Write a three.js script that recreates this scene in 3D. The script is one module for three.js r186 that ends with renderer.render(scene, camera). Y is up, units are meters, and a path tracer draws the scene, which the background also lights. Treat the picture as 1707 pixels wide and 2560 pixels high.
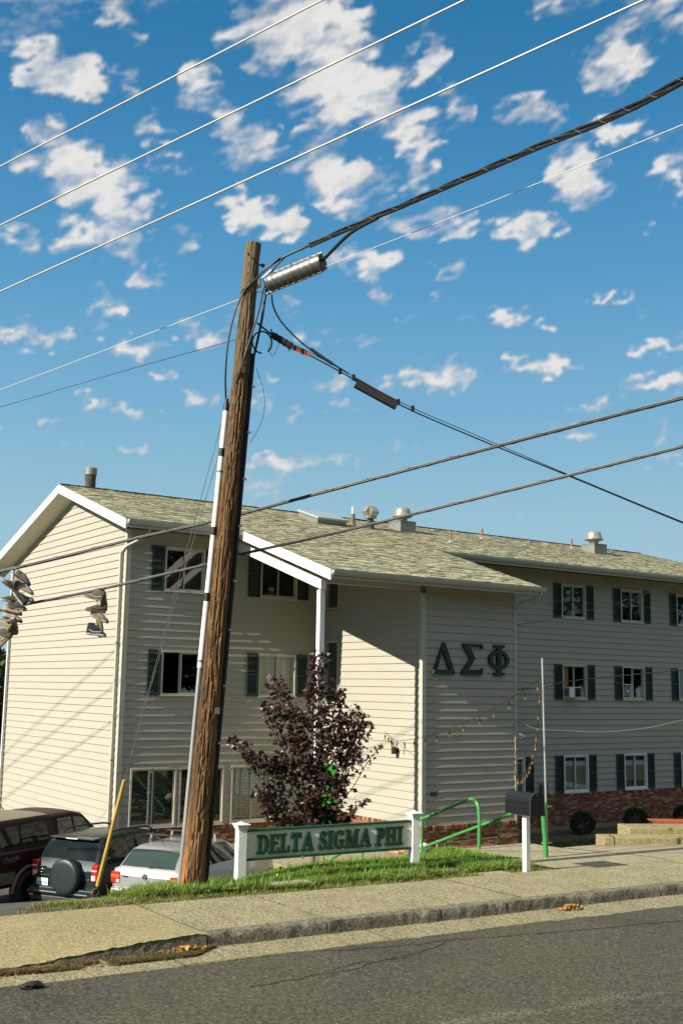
import * as THREE from 'three';
import { mergeGeometries, mergeVertices, toCreasedNormals } from 'three/addons/utils/BufferGeometryUtils.js';
import { RoundedBoxGeometry } from 'three/addons/geometries/RoundedBoxGeometry.js';
import { TextGeometry } from 'three/addons/geometries/TextGeometry.js';
import { FontLoader } from 'three/addons/loaders/FontLoader.js';

// ---------- camera, sky, sun, exposure ----------
const scene = new THREE.Scene();
const camera = new THREE.PerspectiveCamera(49.28, 682 / 1024, 0.1, 600);
camera.rotation.order = 'YXZ';
camera.rotation.set(0.15616, -0.59809, 0.01687);
camera.position.set(-11.828, 5.0, 27.331);
scene.add(camera);
const renderer = new THREE.WebGLRenderer({ antialias: true });
renderer.toneMapping = THREE.LinearToneMapping;
const EXPOSURE = 1.7;
renderer.toneMappingExposure = EXPOSURE;
renderer.shadowMap.enabled = true;
const sun = new THREE.DirectionalLight(new THREE.Color(1.0, 0.93, 0.80), 5.0);
const SUN = new THREE.Vector3(-0.866, 0.515, 0.026).normalize();
sun.position.copy(SUN).multiplyScalar(60).add(new THREE.Vector3(3, 3, 6));
sun.target.position.set(3, 3, 6); scene.add(sun.target);
sun.castShadow = true; sun.shadow.radius = 1;
Object.assign(sun.shadow.camera, { left: -30, right: 30, top: 30, bottom: -30, near: 1, far: 140 });
sun.shadow.mapSize.set(4096, 4096);
scene.add(sun);

// ---------- seeded noise ----------
function rng(seed) { let a = seed >>> 0; return () => { a = (a + 0x6D2B79F5) | 0; let t = Math.imul(a ^ (a >>> 15), 1 | a); t = (t + Math.imul(t ^ (t >>> 7), 61 | t)) ^ t; return ((t ^ (t >>> 14)) >>> 0) / 4294967296; }; }
const hash = (x, y, z) => { let h = Math.imul(x, 374761393) + Math.imul(y, 668265263) + Math.imul(z, 1274126177); h = Math.imul(h ^ (h >>> 13), 1274126177); return ((h ^ (h >>> 16)) >>> 0) / 4294967296; };
const sm = (t) => t * t * (3 - 2 * t), lerp = (a, b, t) => a + (b - a) * t, clamp = (v, a = 0, b = 1) => Math.min(b, Math.max(a, v));
const mix3 = (a, b, t) => [lerp(a[0], b[0], t), lerp(a[1], b[1], t), lerp(a[2], b[2], t)];
const sstep = (a, b, v) => sm(clamp((v - a) / (b - a)));
function noise3(x, y, z, per = 0) { // per: [periodX, periodY] for tiling
  const xi = Math.floor(x), yi = Math.floor(y), zi = Math.floor(z), u = sm(x - xi), v = sm(y - yi), w = sm(z - zi);
  const H = per ? (a, b, c) => hash(((a % per[0]) + per[0]) % per[0], ((b % per[1]) + per[1]) % per[1], c) : hash;
  return lerp(lerp(lerp(H(xi, yi, zi), H(xi + 1, yi, zi), u), lerp(H(xi, yi + 1, zi), H(xi + 1, yi + 1, zi), u), v),
    lerp(lerp(H(xi, yi, zi + 1), H(xi + 1, yi, zi + 1), u), lerp(H(xi, yi + 1, zi + 1), H(xi + 1, yi + 1, zi + 1), u), v), w);
}
function fbm(x, y, z, oct = 4, per = 0) { let s = 0, a = 0.5, n = 0; for (let i = 0; i < oct; i++) { s += a * noise3(x, y, z + i * 17.3, per); n += a; a *= 0.5; x *= 2; y *= 2; z *= 2; if (per) per = [per[0] * 2, per[1] * 2]; } return s / n; }

// ---------- sky: air and scattered altocumulus ----------
{
  const W = 4096, H = 2048, D = new Float32Array(W * H), data = new Float32Array(W * H * 4);
  // azimuth in degrees right of -z, elevation, half widths, strength
  const cl = [20.4,32.5,1.4,0.5,0.70,22.2,31.7,0.6,0.7,0.50,31.3,32.8,2.9,1.5,1.25,30.4,31.4,1.7,1.0,0.90,28.4,31.9,1.2,0.8,0.55,34.9,32.3,1.0,0.9,0.75,33.7,33.2,1.2,0.6,0.80,17.2,29.6,0.9,0.9,1.10,18.7,29.4,1.6,0.9,1.15,19.8,29.2,1.0,0.8,1.00,22.1,29.1,0.6,0.7,0.65,16.6,28.2,0.3,0.2,0.40,26.1,29.7,0.8,0.6,0.65,25.7,28.7,0.7,0.4,0.40,27.4,28.2,0.9,0.7,0.80,28.8,27.7,1.2,0.5,0.80,29.0,26.6,1.4,0.8,0.95,23.4,27.4,0.5,0.6,0.65,24.1,27.2,0.6,0.3,0.40,24.5,25.9,0.9,0.4,0.85,18.7,26.7,0.7,0.5,0.60,17.5,26.6,0.4,0.4,0.35,18.1,25.1,1.1,1.0,0.75,19.7,25.1,1.3,1.2,0.95,20.8,24.6,1.8,1.0,1.00,22.5,23.7,1.4,0.8,0.95,23.4,23.4,0.7,0.6,0.75,20.1,22.4,1.1,0.6,1.00,21.7,22.1,1.4,0.8,0.90,19.5,21.6,0.7,0.5,0.45,17.1,21.4,0.8,0.6,0.70,25.5,22.3,0.7,0.5,0.70,28.4,24.1,0.8,0.7,0.85,29.7,23.6,1.6,0.7,1.00,30.9,23.2,0.9,0.5,0.75,33.0,30.7,1.2,1.0,0.95,31.6,29.5,1.4,0.8,0.80,34.3,29.8,1.7,1.0,1.00,35.7,29.4,1.7,1.2,1.00,33.8,28.4,1.2,0.8,0.90,37.4,28.2,1.0,0.8,0.80,32.4,27.2,1.0,0.6,0.50,32.9,25.8,1.4,1.0,1.00,34.1,25.2,1.2,1.0,0.90,36.0,25.4,0.7,0.8,0.50,38.1,26.6,0.8,1.2,0.95,38.1,25.0,0.6,0.6,0.60,40.0,28.8,0.8,0.8,0.80,39.5,27.8,0.6,0.4,0.45,38.7,31.3,0.8,1.0,0.90,38.1,30.8,0.7,0.5,0.70,39.3,31.8,0.5,0.4,0.45,36.7,23.7,1.2,0.4,0.70,39.1,23.5,1.6,0.6,0.80,40.3,23.3,0.6,0.5,0.65,45.3,33.0,0.9,0.4,0.60,48.7,31.5,1.0,0.9,1.00,49.6,30.6,0.9,0.7,0.80,47.1,30.3,0.7,0.5,0.65,48.2,29.6,0.8,0.7,0.75,44.0,28.6,1.4,0.5,0.65,45.2,28.2,0.7,0.5,0.55,49.0,27.3,1.0,0.5,1.00,48.1,27.4,0.7,0.4,0.60,46.3,26.5,0.9,0.6,0.65,46.7,25.2,1.2,1.0,1.10,46.0,24.1,0.5,0.2,0.45,51.4,25.4,1.0,0.5,0.85,50.8,25.7,0.7,0.3,0.50,51.8,24.4,0.4,0.7,0.75,44.0,22.9,1.3,0.7,1.20,42.6,23.2,0.7,0.3,0.50,45.1,22.9,0.7,0.4,0.65,49.8,22.6,0.5,0.3,0.45,34.6,21.8,1.4,0.5,0.65,36.3,21.7,1.1,0.5,0.75,35.6,20.8,0.9,0.4,0.65,36.1,19.9,0.6,0.3,0.65,39.8,21.2,0.9,0.4,0.75,23.7,20.5,0.9,0.6,0.95,22.9,20.5,0.7,0.4,0.50,21.5,19.5,0.6,0.3,0.65,21.8,18.8,0.9,0.4,0.85,22.6,18.6,0.5,0.3,0.85,21.1,18.0,0.5,0.3,0.50,18.0,16.9,1.4,0.5,0.85,17.2,16.9,0.7,0.4,0.65,19.9,17.3,0.4,0.5,0.85,22.4,17.1,0.7,0.4,0.55,23.0,16.8,0.8,0.5,1.00,24.5,16.8,0.5,0.3,0.65,26.6,17.8,1.1,0.5,0.75,28.1,18.8,0.7,0.3,0.45,24.8,15.6,0.5,0.2,0.55,26.3,14.5,0.6,0.3,0.65,27.4,14.4,0.3,0.3,0.55,25.1,13.8,0.3,0.2,0.55,21.2,13.9,0.7,0.5,0.65,23.2,13.8,0.6,0.4,0.75,24.7,12.8,0.5,0.2,0.45,19.3,12.8,0.5,0.2,0.45,20.2,11.8,0.9,0.3,0.55,23.3,11.9,0.6,0.3,0.75,26.0,11.7,0.8,0.3,0.45,24.4,10.3,0.7,0.2,0.45,17.0,12.2,0.3,0.2,0.50,30.1,15.9,0.6,0.3,0.65,30.0,14.3,0.6,0.6,0.60,31.4,14.0,0.5,0.4,0.85,34.3,14.1,0.7,0.4,0.50,32.6,17.8,0.8,0.4,0.65,34.9,17.8,0.9,0.3,0.50,33.5,15.7,0.7,0.6,0.50,36.8,15.4,0.8,0.4,0.50,31.2,11.5,1.1,0.4,0.65,33.4,11.5,1.4,0.3,0.65,30.5,10.6,1.1,0.6,0.55,37.2,12.3,0.8,0.3,0.55,39.6,16.0,1.4,0.7,1.05,38.2,16.1,0.7,0.3,0.55,41.6,15.8,0.8,0.2,0.55,40.5,15.8,0.7,0.4,0.80,44.3,16.3,1.2,0.5,0.95,45.7,16.2,0.8,0.2,0.65,43.4,16.7,0.6,0.3,0.55,42.9,18.9,0.8,0.4,0.75,45.1,18.3,0.6,0.3,0.75,48.3,19.5,1.2,0.2,0.85,49.9,18.7,0.5,0.2,0.45,50.3,16.9,1.1,0.3,0.95,51.6,17.3,0.5,0.3,0.55,50.0,15.2,1.3,0.4,0.85,51.3,15.2,0.8,0.5,0.95,47.5,14.3,1.1,0.3,0.95,46.5,13.0,0.9,0.3,0.65,45.0,13.2,0.7,0.2,0.45,50.4,12.8,0.6,0.5,0.75,51.2,11.4,0.8,0.2,0.55,45.4,9.5,0.9,0.1,0.65,41.4,9.8,0.4,0.2,0.45,39.1,19.8,0.6,0.2,0.35,37.8,18.8,0.6,0.3,0.35,40.9,18.7,0.5,0.3,0.35,30.1,9.4,0.9,0.3,0.40,43.6,8.7,0.7,0.1,0.45,49.3,11.0,0.6,0.2,0.35,17.7,17.7,0.4,0.2,0.35,31.1,19.2,0.6,0.4,0.50];
  const list = [];
  for (let i = 0; i < cl.length; i += 5) list.push(cl.slice(i, i + 5));
  const r = rng(77);
  for (let k = 0; k < 900; k++) {
    const az = r() * 360 - 180, el = 3 + Math.pow(r(), 0.8) * 75, s = 0.5 + r() * 0.9, big = lerp(0.7, 2.6, clamp(el / 30)) * s;
    if (az > 13 && az < 54 && el < 34) continue;
    list.push([az, el, big * 1.3 / Math.cos(el * Math.PI / 180), big * lerp(0.4, 0.9, clamp(el / 30)), 0.4 + r() * 0.75]);
  }
  for (const [az, el, rx, ry, a] of list) {
    const R = 1.66;
    const y0 = Math.max(0, Math.floor((el - ry * R + 90) / 180 * H)), y1 = Math.min(H - 1, Math.ceil((el + ry * R + 90) / 180 * H));
    // equirect u: direction (x,z) -> atan2(z,x)/2pi + .5
    const uc = (Math.atan2(-Math.cos(az * Math.PI / 180), Math.sin(az * Math.PI / 180)) / (2 * Math.PI) + 0.5) * W;
    const n = Math.ceil(rx * R / 360 * W);
    for (let y = y0; y <= y1; y++) for (let i = -n; i <= n; i++) {
      const dx = (i / W * 360) / (rx * R), dy = ((y + 0.5) / H * 180 - 90 - el) / (ry * R), d = dx * dx + dy * dy;
      if (d >= 1) continue;
      const x = ((Math.round(uc) + i) % W + W) % W, v = a * (1 - d) * (1 - d);
      D[y * W + x] += v;
    }
  }
  for (let y = 0; y < H; y++) {
    const el = (y + 0.5) / H * 180 - 90, e = Math.max(0, el);
    const K = [[0, [0.40, 0.60, 0.70]], [8, [0.325, 0.545, 0.665]], [14, [0.20, 0.44, 0.645]], [21, [0.098, 0.325, 0.575]], [28, [0.05, 0.235, 0.475]], [33, [0.030, 0.19, 0.40]], [60, [0.018, 0.12, 0.30]], [90, [0.015, 0.095, 0.25]]];
    let kk = 0; while (kk < K.length - 2 && e > K[kk + 1][0]) kk++; const b = mix3(K[kk][1], K[kk + 1][1], clamp((e - K[kk][0]) / (K[kk + 1][0] - K[kk][0])));
    for (let x = 0; x < W; x++) {
      const i = (y * W + x); let d = D[i], al = 0, lum = 0.72;
      if (d > 0.004) {
        const az = (x / W) * 360, ce = Math.cos(el * Math.PI / 180), px = az * ce * 0.55, py = el * 0.75;
        const wx = noise3(px * 0.9, py * 0.9, 3.1) - 0.5, wy = noise3(px * 0.9, py * 0.9, 9.7) - 0.5;
        const qx = fbm(px * 2.1, py * 2.1, 15.5, 4) - 0.5, qy = fbm(px * 2.1 + 60, py * 2.1, 25.5, 4) - 0.5;
        d = D[clamp(Math.round(y + qy * 34), 0, H - 1) * W + ((Math.round(x + qx * 52) % W) + W) % W];
        const f = fbm(px * 1.15 + wx * 1.4, py * 1.15 + wy * 1.4, 1.7, 6);
        const f2 = fbm(px * 3 + 40, py * 3, 5.5, 4);
        const f3 = fbm(px * 8 + 11, py * 8, 8.5, 4);
        const dd = Math.min(1.05, d) * 1.06 + (f - 0.5) * 2.3 * Math.min(1, d * 1.8 + 0.1) + (f2 - 0.5) * 0.75 * Math.min(1, d * 2 + 0.1) + (f3 - 0.5) * 0.5;
        al = 0.96 * Math.pow(clamp((dd - 0.10) / 0.95), 1.15);
        lum = 0.66 + 0.16 * sstep(0.4, 1.1, dd) - 0.14 * sstep(0.45, 0.85, f2) * sstep(0.7, 1.2, dd);
        lum = lerp(lum * 0.93, lum, clamp(e / 22));
      }
      const c = [lum, lum * 0.985, lum * 0.965];
      for (let k = 0; k < 3; k++) data[i * 4 + k] = lerp(b[k], c[k], al) / EXPOSURE;
      data[i * 4 + 3] = 1;
    }
  }
  const skyTex = new THREE.DataTexture(data, W, H, THREE.RGBAFormat, THREE.FloatType);
  skyTex.mapping = THREE.EquirectangularReflectionMapping; skyTex.minFilter = skyTex.magFilter = THREE.LinearFilter; skyTex.needsUpdate = true;
  scene.background = skyTex; scene.environment = skyTex;
}

// ---------- helpers ----------
const V = (x, y, z) => new THREE.Vector3(x, y, z);
const used = {};
function numbered(name) { const n = used[name] = (used[name] ?? -1) + 1; return n ? name + '_' + String(n).padStart(3, '0') : name; }
function thing(name, label, category, [x, y, z] = [0, 0, 0], turn = 0, group) {
  const o = new THREE.Group(); o.name = numbered(name); o.position.set(x, y, z); o.rotation.y = turn; scene.add(o);
  o.userData = { label, category }; if (group) o.userData.group = group; return o;
}
function mesh(name, geo, m, parent) { const o = new THREE.Mesh(geo, m); o.name = name; o.castShadow = o.receiveShadow = true; parent.add(o); return o; }
function part(name, parent, pos = [0, 0, 0], turn = 0) { const g = new THREE.Group(); g.name = name; g.position.set(...pos); g.rotation.y = turn; parent.add(g); return g; }
function single(name, label, category, geo, m, group) { const o = mesh(numbered(name), geo, m, scene); o.userData = { label, category }; if (group) o.userData.group = group; return o; }
function struct(name, geo, m) { const o = mesh(name, geo, m, scene); o.userData.kind = 'structure'; return o; }
function structGroup(name) { const g = new THREE.Group(); g.name = name; g.userData.kind = 'structure'; scene.add(g); return g; }
const flat = (g) => { const q = g.index ? g.toNonIndexed() : g; for (const k of Object.keys(q.attributes)) if (!['position', 'normal', 'uv'].includes(k)) q.deleteAttribute(k); return q; };
const merge = (a) => mergeGeometries(a.map(flat));
function metreUV(g) { // box-projected uv in metres
  g = flat(g); const p = g.attributes.position, n = g.attributes.normal, uv = new Float32Array(p.count * 2);
  for (let i = 0; i < p.count; i++) {
    const ax = Math.abs(n.getX(i)), ay = Math.abs(n.getY(i)), az = Math.abs(n.getZ(i)), x = p.getX(i), y = p.getY(i), z = p.getZ(i);
    const [u, v] = ay >= ax && ay >= az ? [x, z] : ax >= az ? [z, y] : [x, y];
    uv[i * 2] = u; uv[i * 2 + 1] = v;
  }
  g.setAttribute('uv', new THREE.BufferAttribute(uv, 2)); return g;
}
function box(x0, x1, y0, y1, z0, z1, r = 0) {
  const w = x1 - x0, h = y1 - y0, d = z1 - z0;
  const g = r ? new RoundedBoxGeometry(w, h, d, 1, Math.min(r, w / 2.01, h / 2.01, d / 2.01)) : new THREE.BoxGeometry(w, h, d);
  g.translate((x0 + x1) / 2, (y0 + y1) / 2, (z0 + z1) / 2); return metreUV(g);
}
function tube(pts, r, seg = 0, rad = 6, closed = false) {
  const c = new THREE.CatmullRomCurve3(pts.map((p) => p.isVector3 ? p : V(...p)), closed, 'centripetal');
  return flat(new THREE.TubeGeometry(c, seg || pts.length * 4, r, rad, closed));
}
function rod(a, b, r0, r1 = r0, rad = 8) {
  a = a.isVector3 ? a : V(...a); b = b.isVector3 ? b : V(...b);
  const d = b.clone().sub(a), L = d.length(), g = new THREE.CylinderGeometry(r1, r0, L, rad); g.translate(0, L / 2, 0);
  g.applyQuaternion(new THREE.Quaternion().setFromUnitVectors(V(0, 1, 0), d.normalize())); g.translate(a.x, a.y, a.z); return flat(g);
}
function bar(a, b, w, h, up = V(0, 1, 0)) { // rectangular bar between points
  a = a.isVector3 ? a : V(...a); b = b.isVector3 ? b : V(...b);
  const d = b.clone().sub(a), L = d.length(), g = new THREE.BoxGeometry(w, h, L); d.normalize();
  const x = new THREE.Vector3().crossVectors(up, d).normalize(), y = new THREE.Vector3().crossVectors(d, x);
  const m = new THREE.Matrix4().makeBasis(x, y, d); g.applyMatrix4(m); const c = a.clone().add(b).multiplyScalar(0.5); g.translate(c.x, c.y, c.z); return metreUV(g);
}
function quadPoly(pts) { // fan of convex polygon, flat normals, both sides drawn by tracer
  const P = [], U = []; for (let i = 1; i < pts.length - 1; i++) for (const q of [pts[0], pts[i], pts[i + 1]]) { P.push(...q); U.push(q[0], q[2]); }
  const g = new THREE.BufferGeometry(); g.setAttribute('position', new THREE.Float32BufferAttribute(P, 3)); g.setAttribute('uv', new THREE.Float32BufferAttribute(U, 2)); g.computeVertexNormals(); return g;
}
function prism(pts, axis, a, b) { // polygon in the plane across axis ('x','y','z'), swept from a to b
  const s = new THREE.Shape(pts.map((p) => new THREE.Vector2(p[0], p[1]))); let g = new THREE.ExtrudeGeometry(s, { depth: b - a, bevelEnabled: false });
  g.translate(0, 0, a); // local x,y = pts ; z = sweep
  if (axis === 'x') g.applyMatrix4(new THREE.Matrix4().set(0, 0, 1, 0, 0, 1, 0, 0, 1, 0, 0, 0, 0, 0, 0, 1)); // pts=(z,y)
  if (axis === 'y') g.applyMatrix4(new THREE.Matrix4().set(1, 0, 0, 0, 0, 0, 1, 0, 0, 1, 0, 0, 0, 0, 0, 1)); // pts=(x,z)
  g = axis === 'z' ? g : fixWinding(g); return metreUV(g);
}
function fixWinding(g) { g = flat(g); const p = g.attributes.position.array; for (let i = 0; i < p.length; i += 9) for (let k = 0; k < 3; k++) { const t = p[i + 3 + k]; p[i + 3 + k] = p[i + 6 + k]; p[i + 6 + k] = t; } g.computeVertexNormals(); return g; }
function colorize(g, fn) { const p = g.attributes.position, c = new Float32Array(p.count * 3); for (let i = 0; i < p.count; i++) { const q = fn(p.getX(i), p.getY(i), p.getZ(i), i); c[i * 3] = q[0]; c[i * 3 + 1] = q[1]; c[i * 3 + 2] = q[2]; } g.setAttribute('color', new THREE.BufferAttribute(c, 3)); return g; }
function tint(g, c) { return colorize(g, () => c); }

// textures: fn(u,v) -> [r,g,b] linear 0..1 ; tileable through per
function tex(n, size, fn, srgb = true) {
  const d = new Uint8Array(n * n * 4), enc = (c) => srgb ? Math.round(255 * (c <= 0.0031308 ? c * 12.92 : 1.055 * Math.pow(c, 1 / 2.4) - 0.055)) : Math.round(255 * c);
  for (let y = 0; y < n; y++) for (let x = 0; x < n; x++) { const c = fn(x / n, y / n), i = (y * n + x) * 4; for (let k = 0; k < 3; k++) d[i + k] = enc(clamp(c[k])); d[i + 3] = 255; }
  const t = new THREE.DataTexture(d, n, n); t.wrapS = t.wrapT = THREE.RepeatWrapping; t.magFilter = THREE.LinearFilter; t.minFilter = THREE.LinearMipmapLinearFilter; t.generateMipmaps = true;
  if (srgb) t.colorSpace = THREE.SRGBColorSpace; t.repeat.set(1 / size, 1 / size); t.needsUpdate = true; return t;
}
const std = (o) => new THREE.MeshStandardMaterial(o), phys = (o) => new THREE.MeshPhysicalMaterial(o);
const rgb = (r, g, b) => new THREE.Color().setRGB(r, g, b);
// general mottle map around a base colour
function mottle(n, size, base, amp, f0, oct = 5, stretch = [1, 1]) {
  return tex(n, size, (u, v) => { const k = 1 + amp * (fbm(u * f0 * stretch[0], v * f0 * stretch[1], 2.2, oct, [f0 * stretch[0], f0 * stretch[1]]) - 0.5) * 2; return base.map((c) => c * k); });
}

// ---------- materials ----------
const M = {};
M.sidewalk = std({ map: tex(1024, 1.6, (u, v) => {
  const big = fbm(u * 4, v * 4, 1, 4, [4, 4]), st = hash(Math.floor(u * 90), Math.floor(v * 90), 3), f = fbm(u * 95, v * 95, 4, 2, [95, 95]);
  let k = 0.98 + 0.45 * (big - 0.5) + (f - 0.5) * 1.7; if (st > 0.87) k *= 0.62; if (st < 0.06) k *= 1.3; return [0.245 * k, 0.222 * k, 0.118 * k]; }), roughness: 0.95 });
M.apron = std({ map: tex(1024, 1.6, (u, v) => {
  const big = fbm(u * 3, v * 3, 6, 4, [3, 3]), f = fbm(u * 100, v * 100, 4, 2, [100, 100]), st = hash(Math.floor(u * 110), Math.floor(v * 110), 8);
  let k = 0.95 + 0.35 * (big - 0.5) + (f - 0.5) * 1.2; if (st > 0.93) k *= 0.7; return [0.262 * k, 0.222 * k, 0.106 * k]; }), roughness: 0.95 });
M.gutterPan = std({ map: tex(1024, 1.4, (u, v) => {
  const big = fbm(u * 5, v * 5, 12, 4, [5, 5]), f = fbm(u * 85, v * 85, 4, 2, [85, 85]), st = hash(Math.floor(u * 80), Math.floor(v * 80), 8);
  let k = 0.85 + 0.3 * (big - 0.5) + (f - 0.5) * 1.5; if (st > 0.88) k *= 0.6; if (st < 0.05) k *= 1.35; return [0.27 * k, 0.24 * k, 0.135 * k]; }), roughness: 0.95 });
M.kerb = std({ map: tex(1024, 1.5, (u, v) => {
  const big = fbm(u * 5, v * 5, 21, 5, [5, 5]), f = fbm(u * 100, v * 100, 4, 3, [100, 100]);
  const k = 0.75 + 0.9 * (big - 0.5) + (f - 0.5) * 1.5; return [0.225 * k, 0.205 * k, 0.14 * k]; }), roughness: 0.95 });
M.asphalt = std({ map: tex(2048, 4, (u, v) => {
  const big = fbm(u * 4, v * 4, 31, 5, [4, 4]), f = fbm(u * 170, v * 170, 4, 3, [170, 170]), st = hash(Math.floor(u * 240), Math.floor(v * 240), 5);
  let k = 0.85 + 0.6 * (big - 0.5) + (f - 0.5) * 2.1; if (st > 0.975) k *= 2.3; if (st < 0.08) k *= 0.55; return [0.064 * k, 0.0585 * k, 0.035 * k]; }), roughness: 0.92 });
M.lot = std({ map: mottle(512, 3, [0.06, 0.058, 0.052], 0.5, 12, 5), roughness: 0.95 });
M.paint = std({ color: rgb(0.21, 0.195, 0.13), roughness: 0.9 });
M.crack = std({ color: rgb(0.018, 0.016, 0.013), roughness: 1 });
M.concrete = std({ map: mottle(512, 2, [0.27, 0.24, 0.15], 0.4, 24, 6), roughness: 0.95 });
M.soil = std({ map: tex(512, 2, (u, v) => { const a = fbm(u * 8, v * 8, 2, 5, [8, 8]); return mix3([0.07, 0.05, 0.028], [0.10, 0.105, 0.03], sstep(0.35, 0.65, a)); }), roughness: 1 });
M.siding = std({ map: tex(512, 2, (u, v) => { const a = fbm(u * 4, v * 6, 2, 4, [4, 6]), b = fbm(u * 16, v * 200, 7, 2, [16, 200]); const k = 1 + 0.07 * (a - 0.5) + 0.06 * (b - 0.5); return [0.350 * k, 0.332 * k, 0.270 * k]; }), roughness: 0.8 });
M.core = std({ color: rgb(0.16, 0.15, 0.13), roughness: 1 });
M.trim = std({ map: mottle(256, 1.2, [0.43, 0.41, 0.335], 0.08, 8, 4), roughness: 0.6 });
M.soffit = std({ map: mottle(256, 1.2, [0.64, 0.61, 0.49], 0.06, 8, 4), roughness: 0.6 });
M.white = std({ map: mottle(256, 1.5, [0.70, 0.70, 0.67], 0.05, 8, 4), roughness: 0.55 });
M.whiteWood = std({ map: tex(512, 0.8, (u, v) => { const a = fbm(u * 24, v * 5, 2, 5, [24, 5]); const k = a < 0.33 ? 0.82 : 1; return [0.76 * k, 0.76 * k, 0.72 * k]; }), roughness: 0.7 });
M.shutter = std({ color: rgb(0.006, 0.030, 0.028), roughness: 0.55 });
M.vinyl = std({ map: mottle(256, 1, [0.50, 0.47, 0.37], 0.08, 6, 4), roughness: 0.45 });
M.glass = phys({ color: rgb(0.93, 0.96, 0.95), transmission: 1, thickness: 0, roughness: 0.02, ior: 1.5 });
M.curtain = std({ map: mottle(128, 0.6, [0.52, 0.51, 0.39], 0.08, 8, 4), roughness: 0.95 });
M.greenShade = std({ color: rgb(0.055, 0.10, 0.082), roughness: 0.9 });
M.blind = std({ color: rgb(0.66, 0.64, 0.54), roughness: 0.6 });
M.blindDark = std({ color: rgb(0.17, 0.19, 0.16), roughness: 0.6 });
M.room = std({ color: rgb(0.05, 0.045, 0.038), roughness: 1 });
M.board = std({ color: rgb(0.36, 0.20, 0.065), roughness: 0.9 });
M.gutterMetal = std({ map: mottle(256, 1.5, [0.38, 0.37, 0.31], 0.15, 6, 4), roughness: 0.45 });
M.galv = std({ map: mottle(256, 0.6, [0.52, 0.53, 0.53], 0.2, 8, 4), roughness: 0.38, metalness: 0.75 });
M.galvDull = std({ map: mottle(256, 0.8, [0.21, 0.215, 0.185], 0.3, 6, 5), roughness: 0.55, metalness: 0.35 });
M.aluminium = std({ color: rgb(0.34, 0.33, 0.28), roughness: 0.36, metalness: 0.5 });
M.rust = std({ map: tex(256, 0.5, (u, v) => mix3([0.20, 0.18, 0.14], [0.22, 0.09, 0.03], sstep(0.42, 0.58, fbm(u * 6, v * 3, 3, 4, [6, 3])))), roughness: 0.8, metalness: 0.2 });
M.copper = std({ map: mottle(128, 0.3, [0.26, 0.11, 0.045], 0.4, 5, 4), roughness: 0.7 });
M.soot = std({ map: tex(256, 0.6, (u, v) => mix3([0.035, 0.035, 0.032], [0.13, 0.075, 0.035], sstep(0.5, 0.7, fbm(u * 5, v * 3, 3, 4, [5, 3])))), roughness: 0.8 });
M.black = std({ color: rgb(0.010, 0.010, 0.011), roughness: 0.5 });
M.blackMatte = std({ color: rgb(0.013, 0.012, 0.012), roughness: 0.85 });
M.cable = std({ color: rgb(0.013, 0.013, 0.014), roughness: 0.45 });
M.wire = std({ color: rgb(0.50, 0.48, 0.42), roughness: 0.5, metalness: 0.3 });
M.strand = std({ color: rgb(0.15, 0.145, 0.125), roughness: 0.5, metalness: 0.4 });
M.green = std({ map: mottle(256, 0.8, [0.050, 0.24, 0.055], 0.3, 8, 4), roughness: 0.4 });
M.signGreen = std({ map: mottle(128, 0.5, [0.006, 0.075, 0.030], 0.25, 6, 4), roughness: 0.4 });
M.signBoard = std({ map: mottle(256, 1.0, [0.72, 0.70, 0.55], 0.12, 5, 5), roughness: 0.7 });
M.signLetter = std({ color: rgb(0.003, 0.040, 0.018), roughness: 0.35 });
M.letterGreen = std({ color: rgb(0.008, 0.030, 0.018), roughness: 0.6 });
M.doorGreen = std({ color: rgb(0.022, 0.20, 0.016), roughness: 0.5 });
M.orange = std({ color: rgb(0.72, 0.17, 0.012), roughness: 0.6 });
M.tagOrange = std({ color: rgb(0.38, 0.075, 0.01), roughness: 0.6 });
M.yellow = std({ map: mottle(128, 0.4, [0.44, 0.29, 0.055], 0.25, 6, 4), roughness: 0.55 });
M.pvc = std({ color: rgb(0.74, 0.74, 0.70), roughness: 0.4 });
M.redwood = std({ map: mottle(256, 0.7, [0.17, 0.055, 0.022], 0.5, 6, 5, [1, 6]), roughness: 0.7 });
M.redPaint = std({ map: mottle(256, 0.7, [0.30, 0.062, 0.022], 0.4, 6, 5, [1, 5]), roughness: 0.7 });
M.iron = std({ map: mottle(128, 0.4, [0.11, 0.075, 0.045], 0.5, 8, 4), roughness: 0.85 });
M.bulb = phys({ color: rgb(0.92, 0.66, 0.30), roughness: 0.04, transmission: 0.9, thickness: 0, ior: 1.5 });
M.bark = std({ map: mottle(128, 0.25, [0.19, 0.13, 0.075], 0.5, 6, 5, [2, 1]), roughness: 0.9 });
const leafMats = [[0.040, 0.013, 0.012], [0.058, 0.020, 0.014], [0.028, 0.012, 0.012], [0.075, 0.030, 0.014], [0.085, 0.060, 0.013]].map((c) => phys({ color: rgb(...c), roughness: 0.42, transmission: 0.15, thickness: 0 }));

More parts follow.
